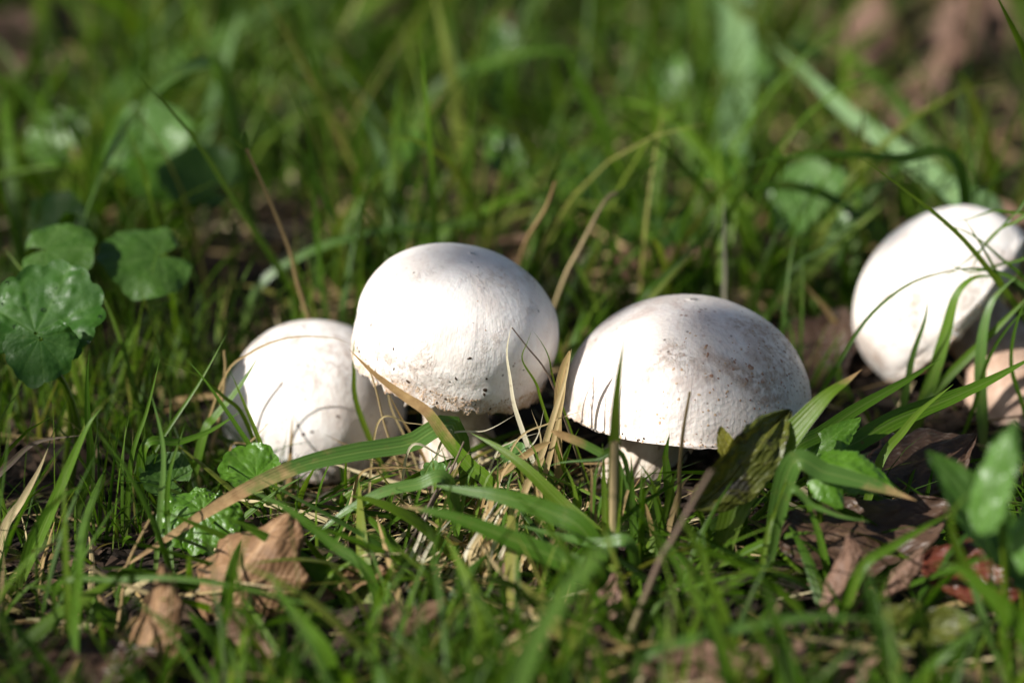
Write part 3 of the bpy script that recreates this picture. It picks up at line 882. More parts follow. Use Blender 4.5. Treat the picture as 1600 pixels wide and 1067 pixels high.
# --- left
blade('tall blade slanting through the near left grass', B, 20, [(36, 900), (80, 795), (132, 675), (160, 635)], -.10, -.09, tw=.25)
blade('upright green blade standing left of the brown leaves', B, 17, [(118, 1075), (116, 980), (124, 880), (130, 820), (162, 742)], -.165, -.15, tw=.2)
blade('thin upright blade next to the slanting one', YE, 11, [(108, 1000), (103, 880), (100, 780), (103, 720)], -.15, -.135)
blade('thin blade lying level before the large curled tan leaf', B, 10, [(90, 912), (180, 905), (260, 902), (360, 914), (470, 940), (565, 962)], -.145, -.165)
blade('blurred blade slanting down before the curled tan leaf', B, 18, [(575, 895), (520, 850), (450, 795), (384, 764)], -.135, -.12)
blade('broad blurred blade lying below the curled tan leaf', B, 25, [(510, 1022), (475, 975), (440, 930), (420, 890)], -.185, -.175)
blade('slim blade leaning over the crinkled ivy leaf', B, 9, [(272, 905), (262, 820), (265, 740), (290, 660)], -.10, -.09)
blade('slim bluish blade beside the crinkled ivy leaf', BL, 10, [(240, 900), (250, 800), (255, 700), (235, 610)], -.105, -.09)
blade('slim blade forked against the squat mushroom', B, 8, [(195, 830), (205, 720), (230, 640), (250, 560)], -.07, -.06)
blade('slim upright blade near the wet ivy leaf', B, 12, [(140, 730), (137, 650), (136, 590), (140, 545)], -.06, -.06)
blade('arched bright blade left of the squat cap', YE, 7, [(385, 660), (350, 620), (300, 582), (245, 565)], -.04, -.05)
blade('thin slanting blade left of the squat cap', B, 7, [(200, 780), (250, 690), (310, 600), (355, 520)], -.06, -.04)
blade('purple edged dead blade lying in the shade beneath the wet ivy leaf', TW, 12, [(-30, 780), (20, 720), (60, 690), (125, 680)], -.08, -.08)
blade('tan dead blade lying in the near left grass', ST, 14, [(5, 830), (35, 780), (60, 735), (75, 700)], -.09, -.085)
blade('dark green blade bending low before the squat cap', B, 16, [(225, 700), (280, 690), (330, 672), (380, 640)], -.065, -.05, tw=.4)
stalk('brown thin stem crossing the near left straw', ST, 7, [(175, 1010), (190, 940), (200, 880), (240, 800)], -.14, -.11)
# --- background, blurred
blade('tall slim blade standing behind the squat cap', B, 10, [(503, 450), (492, 330), (480, 205), (443, 118)], .07, .05, tw=.6)
blade('tall straight blade standing behind the tallest cap', B, 13, [(684, 400), (674, 260), (664, 140), (655, 30)], .07, .06, tw=.6)
blade('short bowed blade behind the squat cap', YE, 9, [(563, 425), (566, 340), (582, 275), (606, 228)], .05, .04)
blade('wide pale blurred blade behind the squat cap', M_PALE_SHEEN, 26, [(632, 360), (612, 300), (590, 220), (556, 165)], .17, .16, tw=.8)
blade('low bluish arc of grass behind the tallest cap', BL, 15, [(400, 455), (470, 400), (560, 368), (660, 352), (790, 350)], .08, .09, tw=.5)
stalk('dry brown tip of grass behind the tallest cap', ST, 9, [(812, 410), (826, 370), (853, 325), (868, 284)], .06, .05)
js_ = stalk('jointed brown green stem slanting behind the gap of the mushrooms', ST, 6, [(880, 440), (905, 390), (945, 315), (965, 300)], .05, .045, taper=.9)
jl_ = blade('green leaf tip at the end of the jointed stem', B, 8, [(945, 318), (975, 295), (1005, 270), (1036, 244)], .046, .042, root=False)
adopt(jl_, js_, 'leaf')
ss_ = stalk('brown seedling stem with forked tip behind the squat cap', ST, 6.5, [(470, 460), (452, 390), (420, 310), (385, 232)], .03, .02, name='seedling_stem', taper=.7)
s1_ = blade('left prong of the forked seedling tip', YE, 6, [(386, 238), (372, 225), (358, 212), (344, 203)], .02, .018, root=False)
s2_ = blade('upright prong of the forked seedling tip', B, 8, [(386, 238), (383, 225), (384, 215), (384, 205)], .02, .019, root=False, prof='lens')
adopt(s1_, ss_, 'leaf'); adopt(s2_, ss_, 'leaf')
blade('long slanting blade behind the ivy leaves', B, 11, [(455, 455), (370, 318), (300, 212), (212, 115)], .06, .02)
blade('very wide blade with sheen painted pale standing far behind the flecked mushroom', M_PALE_SHEEN, 60, [(1128, 370), (1143, 250), (1154, 120), (1144, -60)], .20, .36, tw=.45, tw2=-.2, prof='blunt')
wb_ = blade('wide blade with bent tip reaching toward the fallen leaves', M_PALE_SHEEN, 34, [(1560, 345), (1490, 300), (1410, 240), (1320, 172), (1250, 105), (1208, 72)], .10, .24, tw=.2)
wt_ = blade('bent over tip beside the wide pale blade', BL, 16, [(1212, 78), (1240, 72), (1270, 82), (1300, 100)], .24, .25, root=False, prof='lens')
adopt(wt_, wb_, 'bent_tip')
blade('broad blurred blade slanting behind the tallest cap', B, 30, [(975, 330), (960, 255), (925, 166), (872, 60)], .22, .20, tw=.6)
blade('broad blurred arc bending behind the tallest cap', B, 30, [(620, 260), (690, 138), (775, 97), (850, 80), (930, 88)], .26, .26, tw=.6)
blade('dark broad blade lying behind the round ivy leaf', BL, 44, [(120, 205), (190, 140), (280, 95), (350, 55), (500, -30)], .30, .34, tw=.5)
blade('pale blurred blade standing behind the round ivy leaf', M_PALE_SHEEN, 26, [(330, 175), (345, 120), (360, 70), (376, 15)], .26, .25, tw=.6)
blade('silvery arching blade bending down over the ivy leaves', BL, 24, [(350, 130), (300, 105), (240, 145), (190, 210), (155, 280), (124, 362)], .15, .06, tw=-.4)
blade('slanting blade behind the flecked dome', B, 12, [(1000, 470), (1040, 430), (1085, 385), (1140, 330)], .05, .06)
blade('lit slanting blade behind the gap beside the tilted cap', YE, 18, [(1180, 510), (1240, 450), (1300, 390), (1390, 310)], .08, .10, tw=.6)
blade('second lit blade behind the gap beside the tilted cap', B, 22, [(1195, 500), (1230, 430), (1300, 370), (1350, 330)], .13, .13, tw=.6)
blade('pale upright straw behind the flecked dome', PA, 7, [(1133, 480), (1132, 430), (1131, 360), (1130, 300)], .05, .05)
blade('short pale dry blade in the gap beside the tilted cap', ST, 9, [(1315, 525), (1295, 490), (1270, 460), (1252, 438)], .06, .06)
blade('long thin dark blade arching level over the tilted cap', B, 20, [(1500, 262), (1400, 248), (1300, 240), (1220, 246), (1160, 262)], .08, .07, tw=-.3)
blade('thin straight blade slanting behind the tilted cap', B, 9, [(1225, 435), (1290, 385), (1340, 345), (1390, 300)], .06, .06)
blade('thick ribbed blade hanging at the frame edge above the tilted cap', YE, 26, [(1640, 190), (1605, 95), (1580, 40), (1550, -20)], .02, .0)
blade('slim upright blade behind the wet ivy leaf', B, 11, [(237, 330), (230, 280), (214, 235), (194, 185)], .06, .055)
blade('short thin blade behind the wet ivy leaf', B, 8, [(180, 300), (172, 275), (158, 258), (144, 235)], .07, .065)
# --- right and foreground
blade('hooked green blade curling before the red leaf', YE, 24, [(1620, 985), (1570, 945), (1522, 905), (1494, 855), (1486, 805), (1515, 768)], -.175, -.175)
blade('broad blurred blade lying near the red leaf', B, 40, [(1620, 1010), (1560, 940), (1500, 890), (1460, 880)], -.20, -.19, tw=.4)
blade('blurred blade slanting down beside the dark leaf', BL, 26, [(1415, 1080), (1380, 1000), (1360, 940), (1348, 880)], -.19, -.195)
blade('blurred blade dropping at the near side of the dead leaf', B, 30, [(1245, 1085), (1225, 1020), (1207, 955), (1190, 900)], -.21, -.205)
blade('long blurred blade lying level over the near dead leaves', BL, 18, [(1000, 1030), (1070, 1000), (1165, 978), (1270, 963), (1400, 968)], -.20, -.195)
blade('green blade rising beside the dark rotten leaf', B, 16, [(1345, 890), (1400, 850), (1450, 820), (1500, 795)], -.15, -.14)
blade('blurred green blade slanting at the near middle', B, 22, [(1120, 990), (1085, 930), (1060, 880), (1030, 840)], -.20, -.19)
blade('blurred blade leaning at the near middle', YE, 18, [(1130, 960), (1105, 900), (1095, 860), (1060, 800)], -.18, -.175)
blade('thin lit blade crossing under the toothed leaf', B, 12, [(1290, 880), (1275, 820), (1255, 775), (1235, 750)], -.125, -.115)
blade('thin blade splayed below the toothed leaf', YE, 9, [(1200, 830), (1215, 790), (1225, 760), (1240, 735)], -.125, -.11)
blade('dark thin blade splayed to the rotten leaf', BL, 14, [(1230, 770), (1270, 790), (1310, 805), (1360, 815)], -.125, -.13)

# ------------------------------------------------------------------ broad leaves
def leaf_frame(nrm, tip):
    z = Vector(nrm).normalized(); y = Vector(tip); y = (y - z * y.dot(z)).normalized(); x = y.cross(z)
    return Matrix((x, y, z)).transposed()

def ivy_mesh(name, Rr, teeth=8, depth=.07, cup=.12, pucker=.05, seed=0.0, span=158, na=109, nr=20, point=0.0):
    """scalloped kidney leaf; the stalk joins at the origin, the tip lies at +y"""
    co, vein = [], []
    NV = 4
    for i in range(nr):
        f = (i / (nr - 1)) ** .85
        for j in range(na):
            u = -1 + 2 * j / (na - 1)
            a = R(span) * u
            out = .74 + .26 * math.cos(a) + point * max(0, math.cos(a)) ** 8
            sc = abs(math.sin(u * (teeth + 4) * math.pi / 2 + .5 * noise.noise(Vector((u * 3, seed, 7))))) ** .6
            out *= 1 + .16 * noise.noise(Vector((u * 3.6 + seed, seed, 3)))
            out *= (1 - depth * .7) + depth * .8 * sc + .05 * noise.noise(Vector((u * 2.5, seed, 0)))
            r = Rr * max(.02, f) * (1 + (out - 1) * f ** .5)
            # veins fan from the stalk
            ph = abs(((u * NV + .5) % 1.0) - .5) * 2      # 0 on a vein .. 1 between
            br = abs((((f * 5 + ph * 1.3) % 1.0) - .5) * 2)
            v = max(0, 1 - ph * (9 * f + .5)) + .6 * max(0, 1 - br * 5) * (ph < .8) * (f > .2)
            vein.append(min(1, v))
            vo = noise.voronoi(Vector((math.sin(a) * f * 5.5 + seed, math.cos(a) * f * 5.5, 0)))[0]
            q = pucker * Rr * (.22 * math.sin(min(1, ph) * math.pi / 2) * f * (1.2 - f) * 2.2 + .9 * min(.6, vo[1] - vo[0]) * f)
            z = q + cup * Rr * (f * f) * (1 if cup > 0 else 1) + .07 * Rr * f * noise.noise(Vector((math.sin(a) * 1.6 * f + seed, math.cos(a) * 1.6 * f, seed)))
            z += .05 * Rr * f ** 3 * math.sin(u * 5 * math.pi + seed) + .10 * Rr * f * f * noise.noise(Vector((u * 3 + seed, f * 2, 5)))
            co.append((r * math.sin(a), r * math.cos(a), z))
    return mesh_np(name, np.array(co), grid_faces(nr, na)[:, ::-1], {'vein': np.array(vein)})

def ivy(label, mat, base_pix, y, size_px, nrm, tip, stalk_to=None, name='ground_ivy_leaf', cat='leaf', group=None, **kw):
    p = at(base_pix[0], base_pix[1], y)
    s = size_px * (p - CAMP).length / FPX
    g = Vector((p.x + .004, p.y + .006, 0)); 
    if stalk_to: g.x, g.y = p.x + stalk_to[0], p.y + stalk_to[1]
    g.z = ground(g.x, g.y) - .002
    root = empty(name, g)
    tag(root, label, cat, group)
    lf = link('leaf_blade', ivy_mesh('leaf_blade', s, seed=random.uniform(0, 30), **kw), mat, root)
    lf.matrix_local = Matrix.Translation(p - g) @ leaf_frame(nrm, tip).to_4x4()
    d = p - g
    mid = d * .5 + Vector((0, 0, .15 * d.length)) * 0 + Vector((.1 * d.z, .1 * d.z, 0))
    stt = link('leaf_stalk', tube_mesh('leaf_stalk', [Vector((0, 0, 0)), mid, d], .0011, .0008, 10, 7), M_YEL, root)
    stt['dry'] = 2.0
    return root

C2 = (0, -.93, .36)     # rough direction back to the light side, used for the tilt of leaves
IV_BIG = ivy('large wet glossy ground ivy leaf with scalloped edge and drops', M_IVY, (55, 520), -.03, 122, (-.05, -.60, .78), (.25, .40, .5), teeth=10, depth=.13, pucker=.09, cup=.05)
ivy('small scalloped lobe leaf folded in front of the large wet ivy leaf', M_IVY, (62, 528), -.042, 72, (.1, -.80, .45), (.1, -.3, -.9), teeth=7, pucker=.04, cup=-.08, span=130)
ivy('dull ivy leaf behind the large wet one', M_IVYD, (70, 390), .02, 80, (-.1, -.45, .9), (.7, .1, -.25), teeth=8, cup=-.1)
ivy('flat pale ivy leaf pointing at the squat mushroom', M_IVYD, (250, 400), .03, 95, (.2, -.42, .88), (-.6, -.25, -.15), teeth=8, cup=-.08)
ivy('round pale blurred ivy leaf under the silvery blade', M_HERB, (240, 245), .16, 92, (.0, -.62, .75), (-.2, .3, .6), teeth=8, cup=.1)
ivy('lower bright blurred ivy leaf under the silvery blade', M_IVYB, (255, 265), .14, 62, (.1, -.7, .65), (-.4, -.2, -.5), teeth=8, cup=.1)
ivy('upright round blurred leaf at the outer edge behind the dull ivy leaf', M_HERB, (90, 360), .10, 62, (-.1, -.8, .5), (0, .2, .9), teeth=7, cup=.1)
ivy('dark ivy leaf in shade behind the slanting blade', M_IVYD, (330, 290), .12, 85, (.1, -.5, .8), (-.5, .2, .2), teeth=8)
ivy('crinkled bright ivy leaf below the squat mushroom', M_IVYB, (318, 800), -.088, 76, (.1, -.55, .83), (-.55, -.5, -.1), teeth=9, pucker=.13, depth=.10, cup=-.10)
ivy('second crinkled bright ivy leaf overlapping the first', M_IVYB, (315, 795), -.092, 74, (.0, -.70, .72), (.30, -.6, -.6), teeth=9, pucker=.14, depth=.10, cup=-.12, span=120)
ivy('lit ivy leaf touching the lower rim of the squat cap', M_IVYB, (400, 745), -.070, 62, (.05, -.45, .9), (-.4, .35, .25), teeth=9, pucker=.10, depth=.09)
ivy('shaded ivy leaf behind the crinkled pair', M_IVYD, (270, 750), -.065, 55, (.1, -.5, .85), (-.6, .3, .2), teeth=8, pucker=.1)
ivy('small lobed seedling leaf by the broad blade tip', M_HERB, (682, 745), -.082, 30, (.0, -.7, .7), (-.3, .3, .6), teeth=6, depth=.16, pucker=.04)
ivy('small lobed seedling leaf under the bright slanting blade', M_HERB, (800, 715), -.075, 28, (.0, -.7, .7), (.3, .3, .6), teeth=6, depth=.16, pucker=.04)
IV_SIL = ivy('wide silvery blurred leaf with a bright drop behind the gap', M_HERB, (1270, 345), .14, 95, (-.1, -.75, .65), (.2, .3, .7), teeth=7, cup=.1)
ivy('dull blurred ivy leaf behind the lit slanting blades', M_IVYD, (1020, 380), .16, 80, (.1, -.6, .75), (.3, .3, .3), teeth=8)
# farther clumps of round leaves, out of focus
protos = [ivy_mesh('leaf_blade', .018, seed=3.0 * k + 1, cup=random.uniform(-.1, .15)) for k in range(5)]
for k in range(20):
    x = random.uniform(-.42, .42); y = random.uniform(.17, .62)
    if .10 < x < .32 and y > .26 and random.random() < .8: continue
    z = ground(x, y) + random.uniform(.008, .045)
    root = empty('ground_ivy_leaf', (x, y, ground(x, y) - .002))
    me = protos[k % 5]
    mt = random.choice([M_IVYB, M_HERB, M_IVYD, M_IVYB])
    tag(root, 'small round %s green leaf blurred among the grass behind the mushrooms' % {M_IVYB: 'bright', M_HERB: 'pale', M_IVYD: 'dull'}[mt], 'leaf', 'round leaves behind the mushrooms')
    lf = bpy.data.objects.new('leaf_blade', me); COL.objects.link(lf); lf.parent = root
    if not me.materials: me.materials.append(mt)
    sc_ = random.uniform(.6, 1.2)
    lf.matrix_local = Matrix.Translation(Vector((0, 0, z - root.location.z))) @ leaf_frame((random.uniform(-.5, .5), random.uniform(-.9, -.2), .8), (random.uniform(-1, 1), random.uniform(-.4, 1), .1)).to_4x4() @ Matrix.Scale(sc_, 4)
    lf.material_slots[0].link = 'OBJECT'; lf.material_slots[0].material = mt
    st = link('leaf_stalk', tube_mesh('leaf_stalk', [Vector((0, 0, 0)), Vector((.001, .001, (z - root.location.z) * .5)), Vector((0, 0, z - root.location.z))], .001, .0008, 5, 5), M_YEL, root)
    st['dry'] = 2.0

# drops of water
def drop_mesh(r):
    co = []
    for i in range(7):
        f = math.pi * (i + .15) / 6.3
        for j in range(10):
            a = 2 * math.pi * j / 10
            co.append((r * math.sin(f) * math.cos(a), r * math.sin(f) * math.sin(a), r * .75 * math.cos(f)))
    fs = [tuple(q) for q in grid_faces(7, 10, True)]
    return mesh_np('water_drop', np.array(co), np.array(fs)[:, ::-1])
DN = NT('water'); M_WATER = DN.m
DN.b.inputs['Transmission Weight'].default_value = 1.0
DN.b.inputs['Roughness'].default_value = .02
DN.b.inputs['IOR'].default_value = 1.33
bpy.context.view_layer.update()
def drops(leaf_root, n, r0, r1, label, group):
    lf = [c for c in leaf_root.children if c.name.startswith('leaf_blade')][0]
    mw = lf.matrix_world
    vs = lf.data.vertices
    for k in range(n):
        v = vs[random.randrange(len(vs) // 5, len(vs))]
        p = mw @ v.co; nn = (mw.to_3x3() @ v.normal).normalized()
        if nn.z < 0: nn = -nn
        r = random.uniform(r0, r1)
        o = link('water_drop', drop_mesh(r), M_WATER)
        o.matrix_world = Matrix.Translation(p + nn * r * .35) @ nn.to_track_quat('Z', 'Y').to_matrix().to_4x4()
        tag(o, label, 'water drop', group)
drops(IV_BIG, 22, .0003, .0008, 'tiny clear water drop on the large wet ivy leaf', 'drops on the wet ivy leaf')
drops(IV_SIL, 1, .0013, .0014, 'clear water drop shining on the silvery blurred leaf', None)
# ------------------------------------------------------------------ dead leaves
def dead_mesh(name, L, W, curl=1.0, bendl=.4, twist=.3, lobes=3.0, lobe=.18, crumple=.10, seed=0.0, nu=25, nv=41, shape=.9, serr=0.0, nserr=13):
    """origin at the middle of the leaf, tip toward +y, upper face +z; curl rolls the sides up"""
    co, vein = [], []
    for i in range(nv):
        v = i / (nv - 1)
        wv = math.sin(math.pi * min(1, .03 + .96 * v ** shape)) ** .75
        wv *= 1 + serr * (((v * nserr) % 1.0) - .5)
        wv *= 1 - lobe * (.5 + .5 * math.cos(v * lobes * 2 * math.pi + 2)) + .07 * noise.noise(Vector((v * 9, seed, 1))) + .05 * noise.noise(Vector((v * 30, seed, 4)))
        for j in range(nu):
            u = -1 + 2 * j / (nu - 1)
            w = W * .5 * max(.02, wv * (1 + .10 * noise.noise(Vector((v * 14, seed + (7 if u > 0 else 0), 2))) * abs(u)))
            ang = curl * abs(u)
            if abs(curl) > 1e-3:
                xx = math.copysign(math.sin(ang) / curl, u) * w; zz = (1 - math.cos(ang)) / curl * w
            else:
                xx, zz = u * w, 0
            yy = (v - .5) * L
            # lengthwise bend
            bb = bendl * (v - .5) * 2
            zz2 = zz + bendl * L * .5 * ((v - .5) * 2) ** 2 * .5
            vn = max(0, 1 - abs(u) * 14)
            lat = ((v * 8 - abs(u) * 1.6) % 1.0)
            vn = max(vn, .8 * max(0, 1 - abs(lat - .5) * 12))
            vein.append(vn)
            zz2 += .010 * L * max(0, 1 - abs(lat - .5) * 5) * (abs(u) ** .5)
            n1 = noise.noise(Vector((u * 1.3 + seed, v * 2.4, 0))); n2 = noise.noise(Vector((u * 3.2 + seed, v * 6, 3)))
            n3 = noise.noise(Vector((u * 8 + seed, v * 15, 6)))
            zz2 += crumple * L * (n1 * .8 + n2 * .35 + n3 * .10)
            xx += crumple * L * .4 * noise.noise(Vector((u * 2, v * 4 + seed, 9)))
            a = twist * (v - .5) * 2
            co.append((xx * math.cos(a) - zz2 * math.sin(a), yy * math.cos(bb * .3), xx * math.sin(a) + zz2 * math.cos(a)))
    return mesh_np(name, np.array(co), grid_faces(nv, nu), {'vein': np.array(vein)})

def dead(label, mat, mid_pix, y, L_px, W_px, nrm, tip, name='dead_leaf', cat='leaf', group=None, lift=0.0, **kw):
    p = at(mid_pix[0], mid_pix[1], y)
    k = (p - CAMP).length / FPX
    me = dead_mesh(name, L_px * k, W_px * k, seed=random.uniform(0, 40), **kw)
    o = link(name, me, mat)
    F = np.array(leaf_frame(nrm, tip)); V = np.array([v.co for v in me.vertices]) @ F.T
    for it in range(30):
        q = V + np.array(p)
        if (q[:, 2] < ground_np(q[:, 0], q[:, 1]) + .0008).mean() < .14: break
        y -= .003
        p = at(mid_pix[0], mid_pix[1], y)
    o.matrix_world = Matrix.Translation(p + Vector((0, 0, lift))) @ leaf_frame(nrm, tip).to_4x4()
    md = o.modifiers.new('thick', 'SOLIDIFY'); md.thickness = .00025
    tag(o, label, cat, group)
    return o

dead('large curled tan dead leaf with fine veins below the squat mushroom', M_DTAN, (388, 882), -.100, 205, 205, (-.25, -.72, .65), (.35, .30, .55), curl=-1.0, bendl=-.30, twist=.45, lobe=.16, crumple=.085, lobes=3.5)
dead('crumpled lower lobe of tan leaf under the large curled one', M_DTAN, (462, 925), -.110, 120, 85, (.2, -.6, .75), (.9, -.1, -.1), curl=-.8, crumple=.12)
dead('pointed rolled tan dead leaf standing at the near left', M_DTAN, (238, 985), -.140, 200, 105, (-.35, -.80, .45), (.12, .25, .85), curl=-1.0, bendl=.1, twist=.2, lobe=.05, crumple=.05)
dead('folded tan dead leaf lying below the purple stalk', M_DPINK, (385, 985), -.145, 130, 70, (.2, -.75, .6), (-.6, .1, .5), curl=-1.1, crumple=.08)
dead('small tan leaf scrap lying beside the combed straw', M_DTAN, (555, 905), -.120, 110, 55, (0, -.4, .9), (.9, .2, 0), curl=.6, crumple=.1)
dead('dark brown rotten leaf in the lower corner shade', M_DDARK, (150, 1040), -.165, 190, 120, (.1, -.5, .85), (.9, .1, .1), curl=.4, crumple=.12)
dead('brown dead leaf with upright point under the dark hollow', M_DPINK, (1318, 915), -.135, 150, 78, (-.25, -.8, .5), (.18, .3, .8), curl=-.9, twist=.4, lobe=.08, crumple=.07)
dead('small rolled brown leaf in the dark hollow', M_DPINK, (1412, 895), -.135, 95, 50, (-.2, -.7, .6), (.5, .2, .6), curl=-1.0, crumple=.06)
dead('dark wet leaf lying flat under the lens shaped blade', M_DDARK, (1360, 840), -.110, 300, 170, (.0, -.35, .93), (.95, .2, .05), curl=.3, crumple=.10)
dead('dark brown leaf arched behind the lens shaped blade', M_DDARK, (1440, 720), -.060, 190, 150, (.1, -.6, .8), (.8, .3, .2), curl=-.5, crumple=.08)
dead('shiny red brown leaf under the hooked blade', M_DRED, (1540, 890), -.140, 190, 120, (-.25, -.70, .68), (.9, .1, -.25), curl=-.5, crumple=.10)
dead('yellow brown leaf lying by the hooked blade', M_DOLIVE, (1440, 980), -.165, 190, 90, (.0, -.55, .83), (.95, .0, -.05), curl=.5, crumple=.1)
dead('blurred pinkish dead leaf lying nearest the flecked mushroom side', M_DPINK, (1130, 1035), -.185, 260, 90, (.0, -.5, .87), (.95, .1, -.05), curl=-.4, crumple=.08)
dead('second blurred pinkish dead leaf beyond the level blade', M_DPINK, (1290, 1060), -.180, 180, 70, (.1, -.5, .87), (.9, .2, .1), curl=-.4, crumple=.08)
dead('blurred tan leaf scrap under the very broad blade', M_DTAN, (830, 1000), -.165, 120, 60, (.0, -.5, .87), (.6, .4, .2), curl=-.4, crumple=.1)
dead('blurred grey brown leaf scrap in the near middle grass', M_DPINK, (940, 955), -.150, 130, 65, (.1, -.5, .87), (.3, .6, .3), curl=-.4, crumple=.1)
dead('blurred brown leaf scrap beside the thin level blade', M_DBROWN, (640, 960), -.155, 120, 60, (.1, -.5, .87), (.9, .3, .1), curl=-.4, crumple=.1)
dead('pale leaf scrap at the edge of the combed straw', M_DPINK, (790, 880), -.118, 42, 26, (-.3, -.7, .6), (.5, .5, .3), curl=.8, crumple=.12)
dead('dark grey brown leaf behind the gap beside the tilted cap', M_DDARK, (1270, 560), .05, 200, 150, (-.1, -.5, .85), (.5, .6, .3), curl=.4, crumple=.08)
dead('brown leaf scrap behind the top of the tallest cap', M_DBROWN, (770, 390), .12, 150, 80, (.1, -.6, .8), (.9, .1, .2), curl=-.4, crumple=.1)
dead('dark brown leaf lying behind the flecked dome', M_DBROWN, (1040, 410), .12, 190, 90, (0, -.5, .85), (.9, .2, .1), curl=.3, crumple=.1)
def herb(label, mat, base, tip, W_px, nrm, cat='leaf', name='herb_leaf', group=None, curl=.35, crumple=.05, bendl=-.25, serr=0.0, nserr=13, twist=.1, **kw):
    """pointed leaf with a midrib from base (px,py,y) to tip (px,py,y), on its own stalk"""
    p, q = at(*base), at(*tip)
    L = (q - p).length
    W = W_px * (p - CAMP).length / FPX
    g = Vector((p.x + .003, p.y + .005, 0)); g.z = ground(g.x, g.y) - .002
    root = empty(name, g)
    tag(root, label, cat, group)
    lf = link('leaf_blade', dead_mesh('leaf_blade', L, W, curl, bendl, twist, 2.0, .03, crumple, random.uniform(0, 40), 25, 79 if serr else 41, .75, serr, nserr), mat, root)
    lf.matrix_local = Matrix.Translation((p + q) * .5 - g) @ leaf_frame(nrm, q - p).to_4x4()
    d = p - g
    stt = link('leaf_stalk', tube_mesh('leaf_stalk', [Vector((0, 0, 0)), d * .5 + Vector((.002, .002, 0)), d * 1.0], .0012, .0009, 10, 7), M_YEL, root)
    stt['dry'] = 2.0
    return root
herb('mottled dark olive and yellow dying leaf drooping before the flecked cap', M_DOLIVE, (1092, 800, -.112), (1248, 632, -.098), 100, (.35, -.85, .35), curl=.55, crumple=.07, twist=.5, bendl=-.5, name='dying_leaf')
herb('yellowing small leaf tip poking beside the dying olive leaf', M_YELLOWED, (1150, 720, -.098), (1122, 672, -.100), 34, (-.3, -.85, .4), curl=.6, crumple=.06, name='dying_leaf')
herb('toothed bright mint like leaf under the lens shaped blade', M_IVYB, (1278, 732, -.100), (1398, 742, -.112), 86, (.05, -.55, .83), curl=-.55, crumple=.06, serr=.10, nserr=13, name='mint_leaf')
herb('small toothed leaf half under the bright running blade', M_IVYB, (1255, 715, -.085), (1345, 652, -.075), 56, (-.2, -.60, .78), curl=-.5, crumple=.05, serr=.10, nserr=11, name='mint_leaf')
herb('toothed dark leaf hanging below the mint like leaf', M_IVYB, (1270, 738, -.112), (1318, 788, -.122), 50, (.0, -.75, .65), curl=-.5, crumple=.05, serr=.11, nserr=11, name='mint_leaf')
herb('pale crinkled upright leaf above the red dead leaf', M_HERB, (1566, 818, -.178), (1532, 674, -.185), 84, (-.80, -.55, .30), curl=-.5, crumple=.09, serr=.09, nserr=9)
herb('dark shaded leaf leaning behind the pale crinkled one', M_IVYD, (1590, 880, -.160), (1452, 705, -.150), 95, (.35, -.80, .50), curl=.5, crumple=.04)
herb('dark shaded leaf at the foot of the pale crinkled one', M_IVYD, (1610, 920, -.168), (1545, 780, -.170), 85, (.4, -.80, .45), curl=.4, crumple=.05)
herb('lit narrow leaf behind the pale crinkled one', M_HERB, (1625, 880, -.178), (1592, 752, -.182), 64, (-.75, -.6, .3), curl=-.4, crumple=.06)
herb('blurred pale leaf cluster tip behind the tallest cap', M_HERB, (790, 120, .36), (775, 30, .38), 62, (0, -.8, .6), curl=.3)
herb('blurred pale leaf standing behind the broad arc', M_HERB, (1040, 150, .30), (1060, 90, .32), 60, (-.2, -.7, .6), curl=.3)
herb('bright blurred leaf behind the flecked dome', M_IVYB, (800, 270, .20), (770, 205, .22), 60, (-.2, -.7, .6), curl=.3)
# blurred pinkish litter at the back
back = [(1350, 60, .46, 190, 120), (1330, 150, .42, 130, 90), (1440, 130, .42, 150, 70), (1410, 185, .36, 140, 60), (1490, 50, .48, 150, 90), (1330, 210, .33, 100, 70), (1540, 20, .50, 120, 80),
        (20, 60, .50, 150, 130), (10, 130, .46, 110, 90), (910, 110, .48, 130, 80), (300, 20, .52, 120, 60), (520, 130, .42, 150, 60), (530, 185, .38, 70, 60), (1460, 260, .30, 110, 60), (1530, 240, .30, 110, 50), (760, 30, .55, 120, 70), (1260, 20, .55, 120, 80), (1555, 330, .16, 120, 60)]
for (px, py, y, l_, w_) in back:
    bm_ = random.choice([M_DPINK, M_DBROWN, M_DPINK])
    dead('%s fallen leaf blurred on the soil behind the mushrooms' % ('pinkish tan' if bm_ == M_DPINK else 'dark brown'), bm_, (px, py), y, l_, w_,
         (random.uniform(-.4, .3), -.75, .62), (random.uniform(-1, 1), random.uniform(-.2, .8), .2), group='fallen leaves behind the mushrooms', curl=random.choice([-.6, .5, -.9]), crumple=.1, nu=15, nv=23)
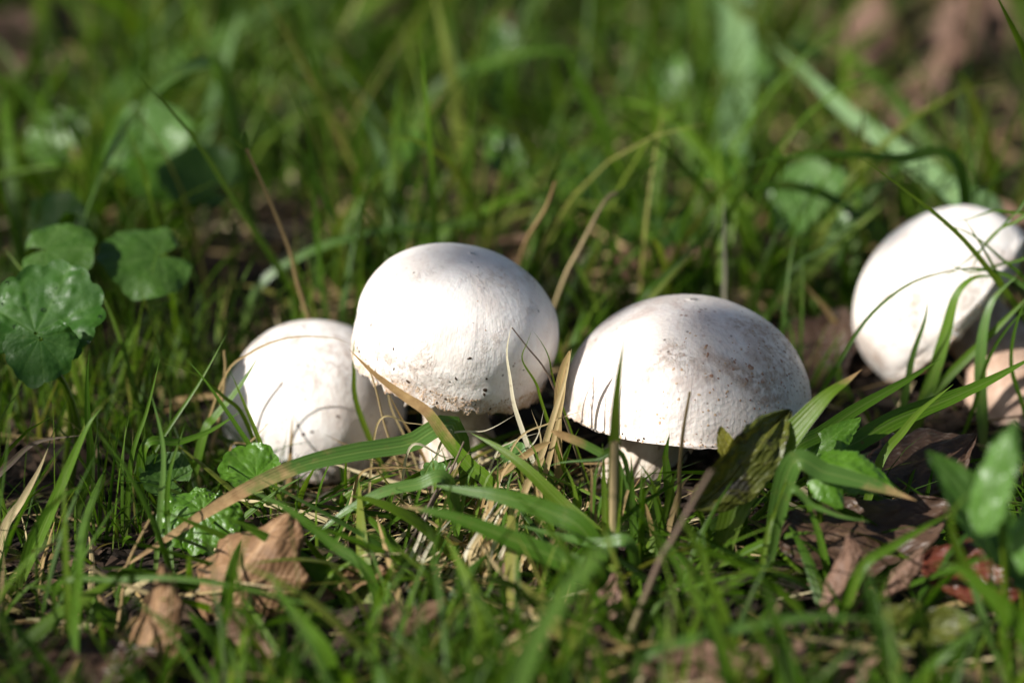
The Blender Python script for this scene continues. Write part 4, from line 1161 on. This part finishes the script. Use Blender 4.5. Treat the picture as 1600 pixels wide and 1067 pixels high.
# ------------------------------------------------------------------ unseen young tree up the light, leaves placed to throw the dappled shade
def shade_tree():
    base = Vector((SUN.x * 2.8 - .36, SUN.y * 2.8 + .72, 0)); base.z = ground(base.x, base.y) - .05
    root = empty('unseen_shade_tree', base)
    tag(root, 'unseen young broadleaf tree with leaves placed to shade the mushrooms', 'tree')
    top = Vector((.12, .18, 2.9))
    trunk = link('trunk', tube_mesh('trunk', [Vector((0, 0, 0)), Vector((.05, -.03, .9)), Vector((.02, .08, 1.8)), top], .055, .012, 30, 12, .2), M_BARK, root)
    lp = []
    cc = SUN * 2.75 - base
    lit = [(at(630, 530, -.04), .030), (at(470, 600, -.01), .036), (at(930, 580, -.06), .022), (at(1340, 735, -.11), .022), (at(850, 1000, -.2), .06), (at(1550, 760, -.18), .03), (at(500, 960, -.17), .04), (at(1100, 1000, -.2), .03), (at(700, 150, .3), .09), (at(1000, 150, .3), .09), (at(1350, 100, .4), .09), (at(1350, 180, .155), .05), (at(350, 130, .3), .08), (at(800, 300, .15), .05), (at(1200, 300, .15), .05), (at(1400, 460, .02), .036), (at(690, 570, -.05), .022), (at(740, 800, -.10), .035), (at(320, 810, -.09), .028),
           (at(385, 880, -.13), .034), (at(240, 980, -.15), .02), (at(560, 760, -.09), .03), (at(1310, 650, -.09), .014), (at(80, 500, -.03), .020), (at(1550, 740, -.16), .02), (at(850, 690, -.08), .02)]
    shade = [(at(1170, 540, -.05), .024, 26), (at(815, 425, -.02), .014, 14), (at(740, 392, -.02), .008, 5), (at(1080, 480, -.03), .012, 5), (at(1400, 900, -.13), .05, 26), (at(1280, 1020, -.18), .03, 8), (at(60, 900, -.12), .04, 12), (at(150, 1040, -.17), .03, 8), (at(60, 650, -.06), .03, 8), (at(250, 680, -.05), .03, 9), (at(1000, 1000, -.2), .03, 3), (at(1150, 720, -.09), .02, 5), (at(60, 330, .1), .04, 5)]
    limbs = []
    for k in range(13):
        t = random.uniform(.45, .95); o_ = Vector((.05 * math.sin(t * 4), .05 * t, 2.9 * t))
        a = random.uniform(0, 6.28)
        e = o_ + Vector((math.cos(a) * .75, math.sin(a) * .75, random.uniform(.0, .45)))
        limbs.append((o_, e))
    for k in range(5):
        limbs.append((Vector((.03, .02, 1.15 + .12 * k)), cc + Vector((-.14 + .1 * random.random(), .30 + .1 * random.random(), .25 * (k - 2)))))
        limbs.append((limbs[-1][1], cc + Vector((.12 * (k - 2), .05, .2 * (k - 2)))))
    for o_, e in limbs:
        m_ = (o_ + e) * .5 + Vector((0, 0, .06))
        link('limb', tube_mesh('limb', [o_, m_, e], .010 if o_.xy.length < .2 else .003, .0025, 10, 7, .2), M_BARK, root)
    for k in range(1000):
        o_, e = random.choice(limbs)
        f = random.uniform(.25, 1.05)
        p = o_.lerp(e, f) + Vector((random.gauss(0, .14), random.gauss(0, .14), random.gauss(0, .12)))
        lp.append(p)
    for k in range(70):      # loose leaves added up the light for overall dapple
        p = Vector((random.gauss(0, .22), random.gauss(0, .22), random.gauss(0, .1)))
        lp.append(p + SUN * random.uniform(2.5, 3.1) - base)
    for (c, r, n_) in shade:  # leaves added so their shade falls on these spots
        for k in range(n_):
            p = c + SUN * random.uniform(2.45, 3.05) - base
            p += Vector((random.gauss(0, r * .6), random.gauss(0, r * .6), random.gauss(0, r * .6)))
            lp.append(p)
    co, ff, ve = [], [], []
    for p in lp:
        w = p + base
        ok = True
        for c, r in lit:  # gaps cut in the crown to keep these spots sunlit
            d = w - c
            if (d - SUN * d.dot(SUN)).length < r + .012: ok = False; break
        if not ok: continue
        s = random.uniform(.022, .034)
        n_ = Vector((random.gauss(0, .6), random.gauss(0, .6), 1)) + SUN * .6
        F = leaf_frame(n_, (random.gauss(0, 1), random.gauss(0, 1), -.4))
        b = len(co)
        for (u, v, z) in ((0, -1, 0), (.55, -.45, .12), (.55, .25, .12), (0, 1.15, 0), (-.55, .25, .12), (-.55, -.45, .12), (0, -.4, 0), (0, .3, 0)):
            co.append(tuple(p + F @ Vector((u * s, v * s, z * s)))); ve.append(0)
        ff += [(b, b + 1, b + 6, b + 5), (b + 6, b + 1, b + 2, b + 7), (b + 5, b + 6, b + 7, b + 4), (b + 7, b + 2, b + 3, b + 4)]
    link('crown', mesh_np('crown', np.array(co), np.array(ff), {'vein': np.array(ve)}), M_IVYD, root)
shade_tree()
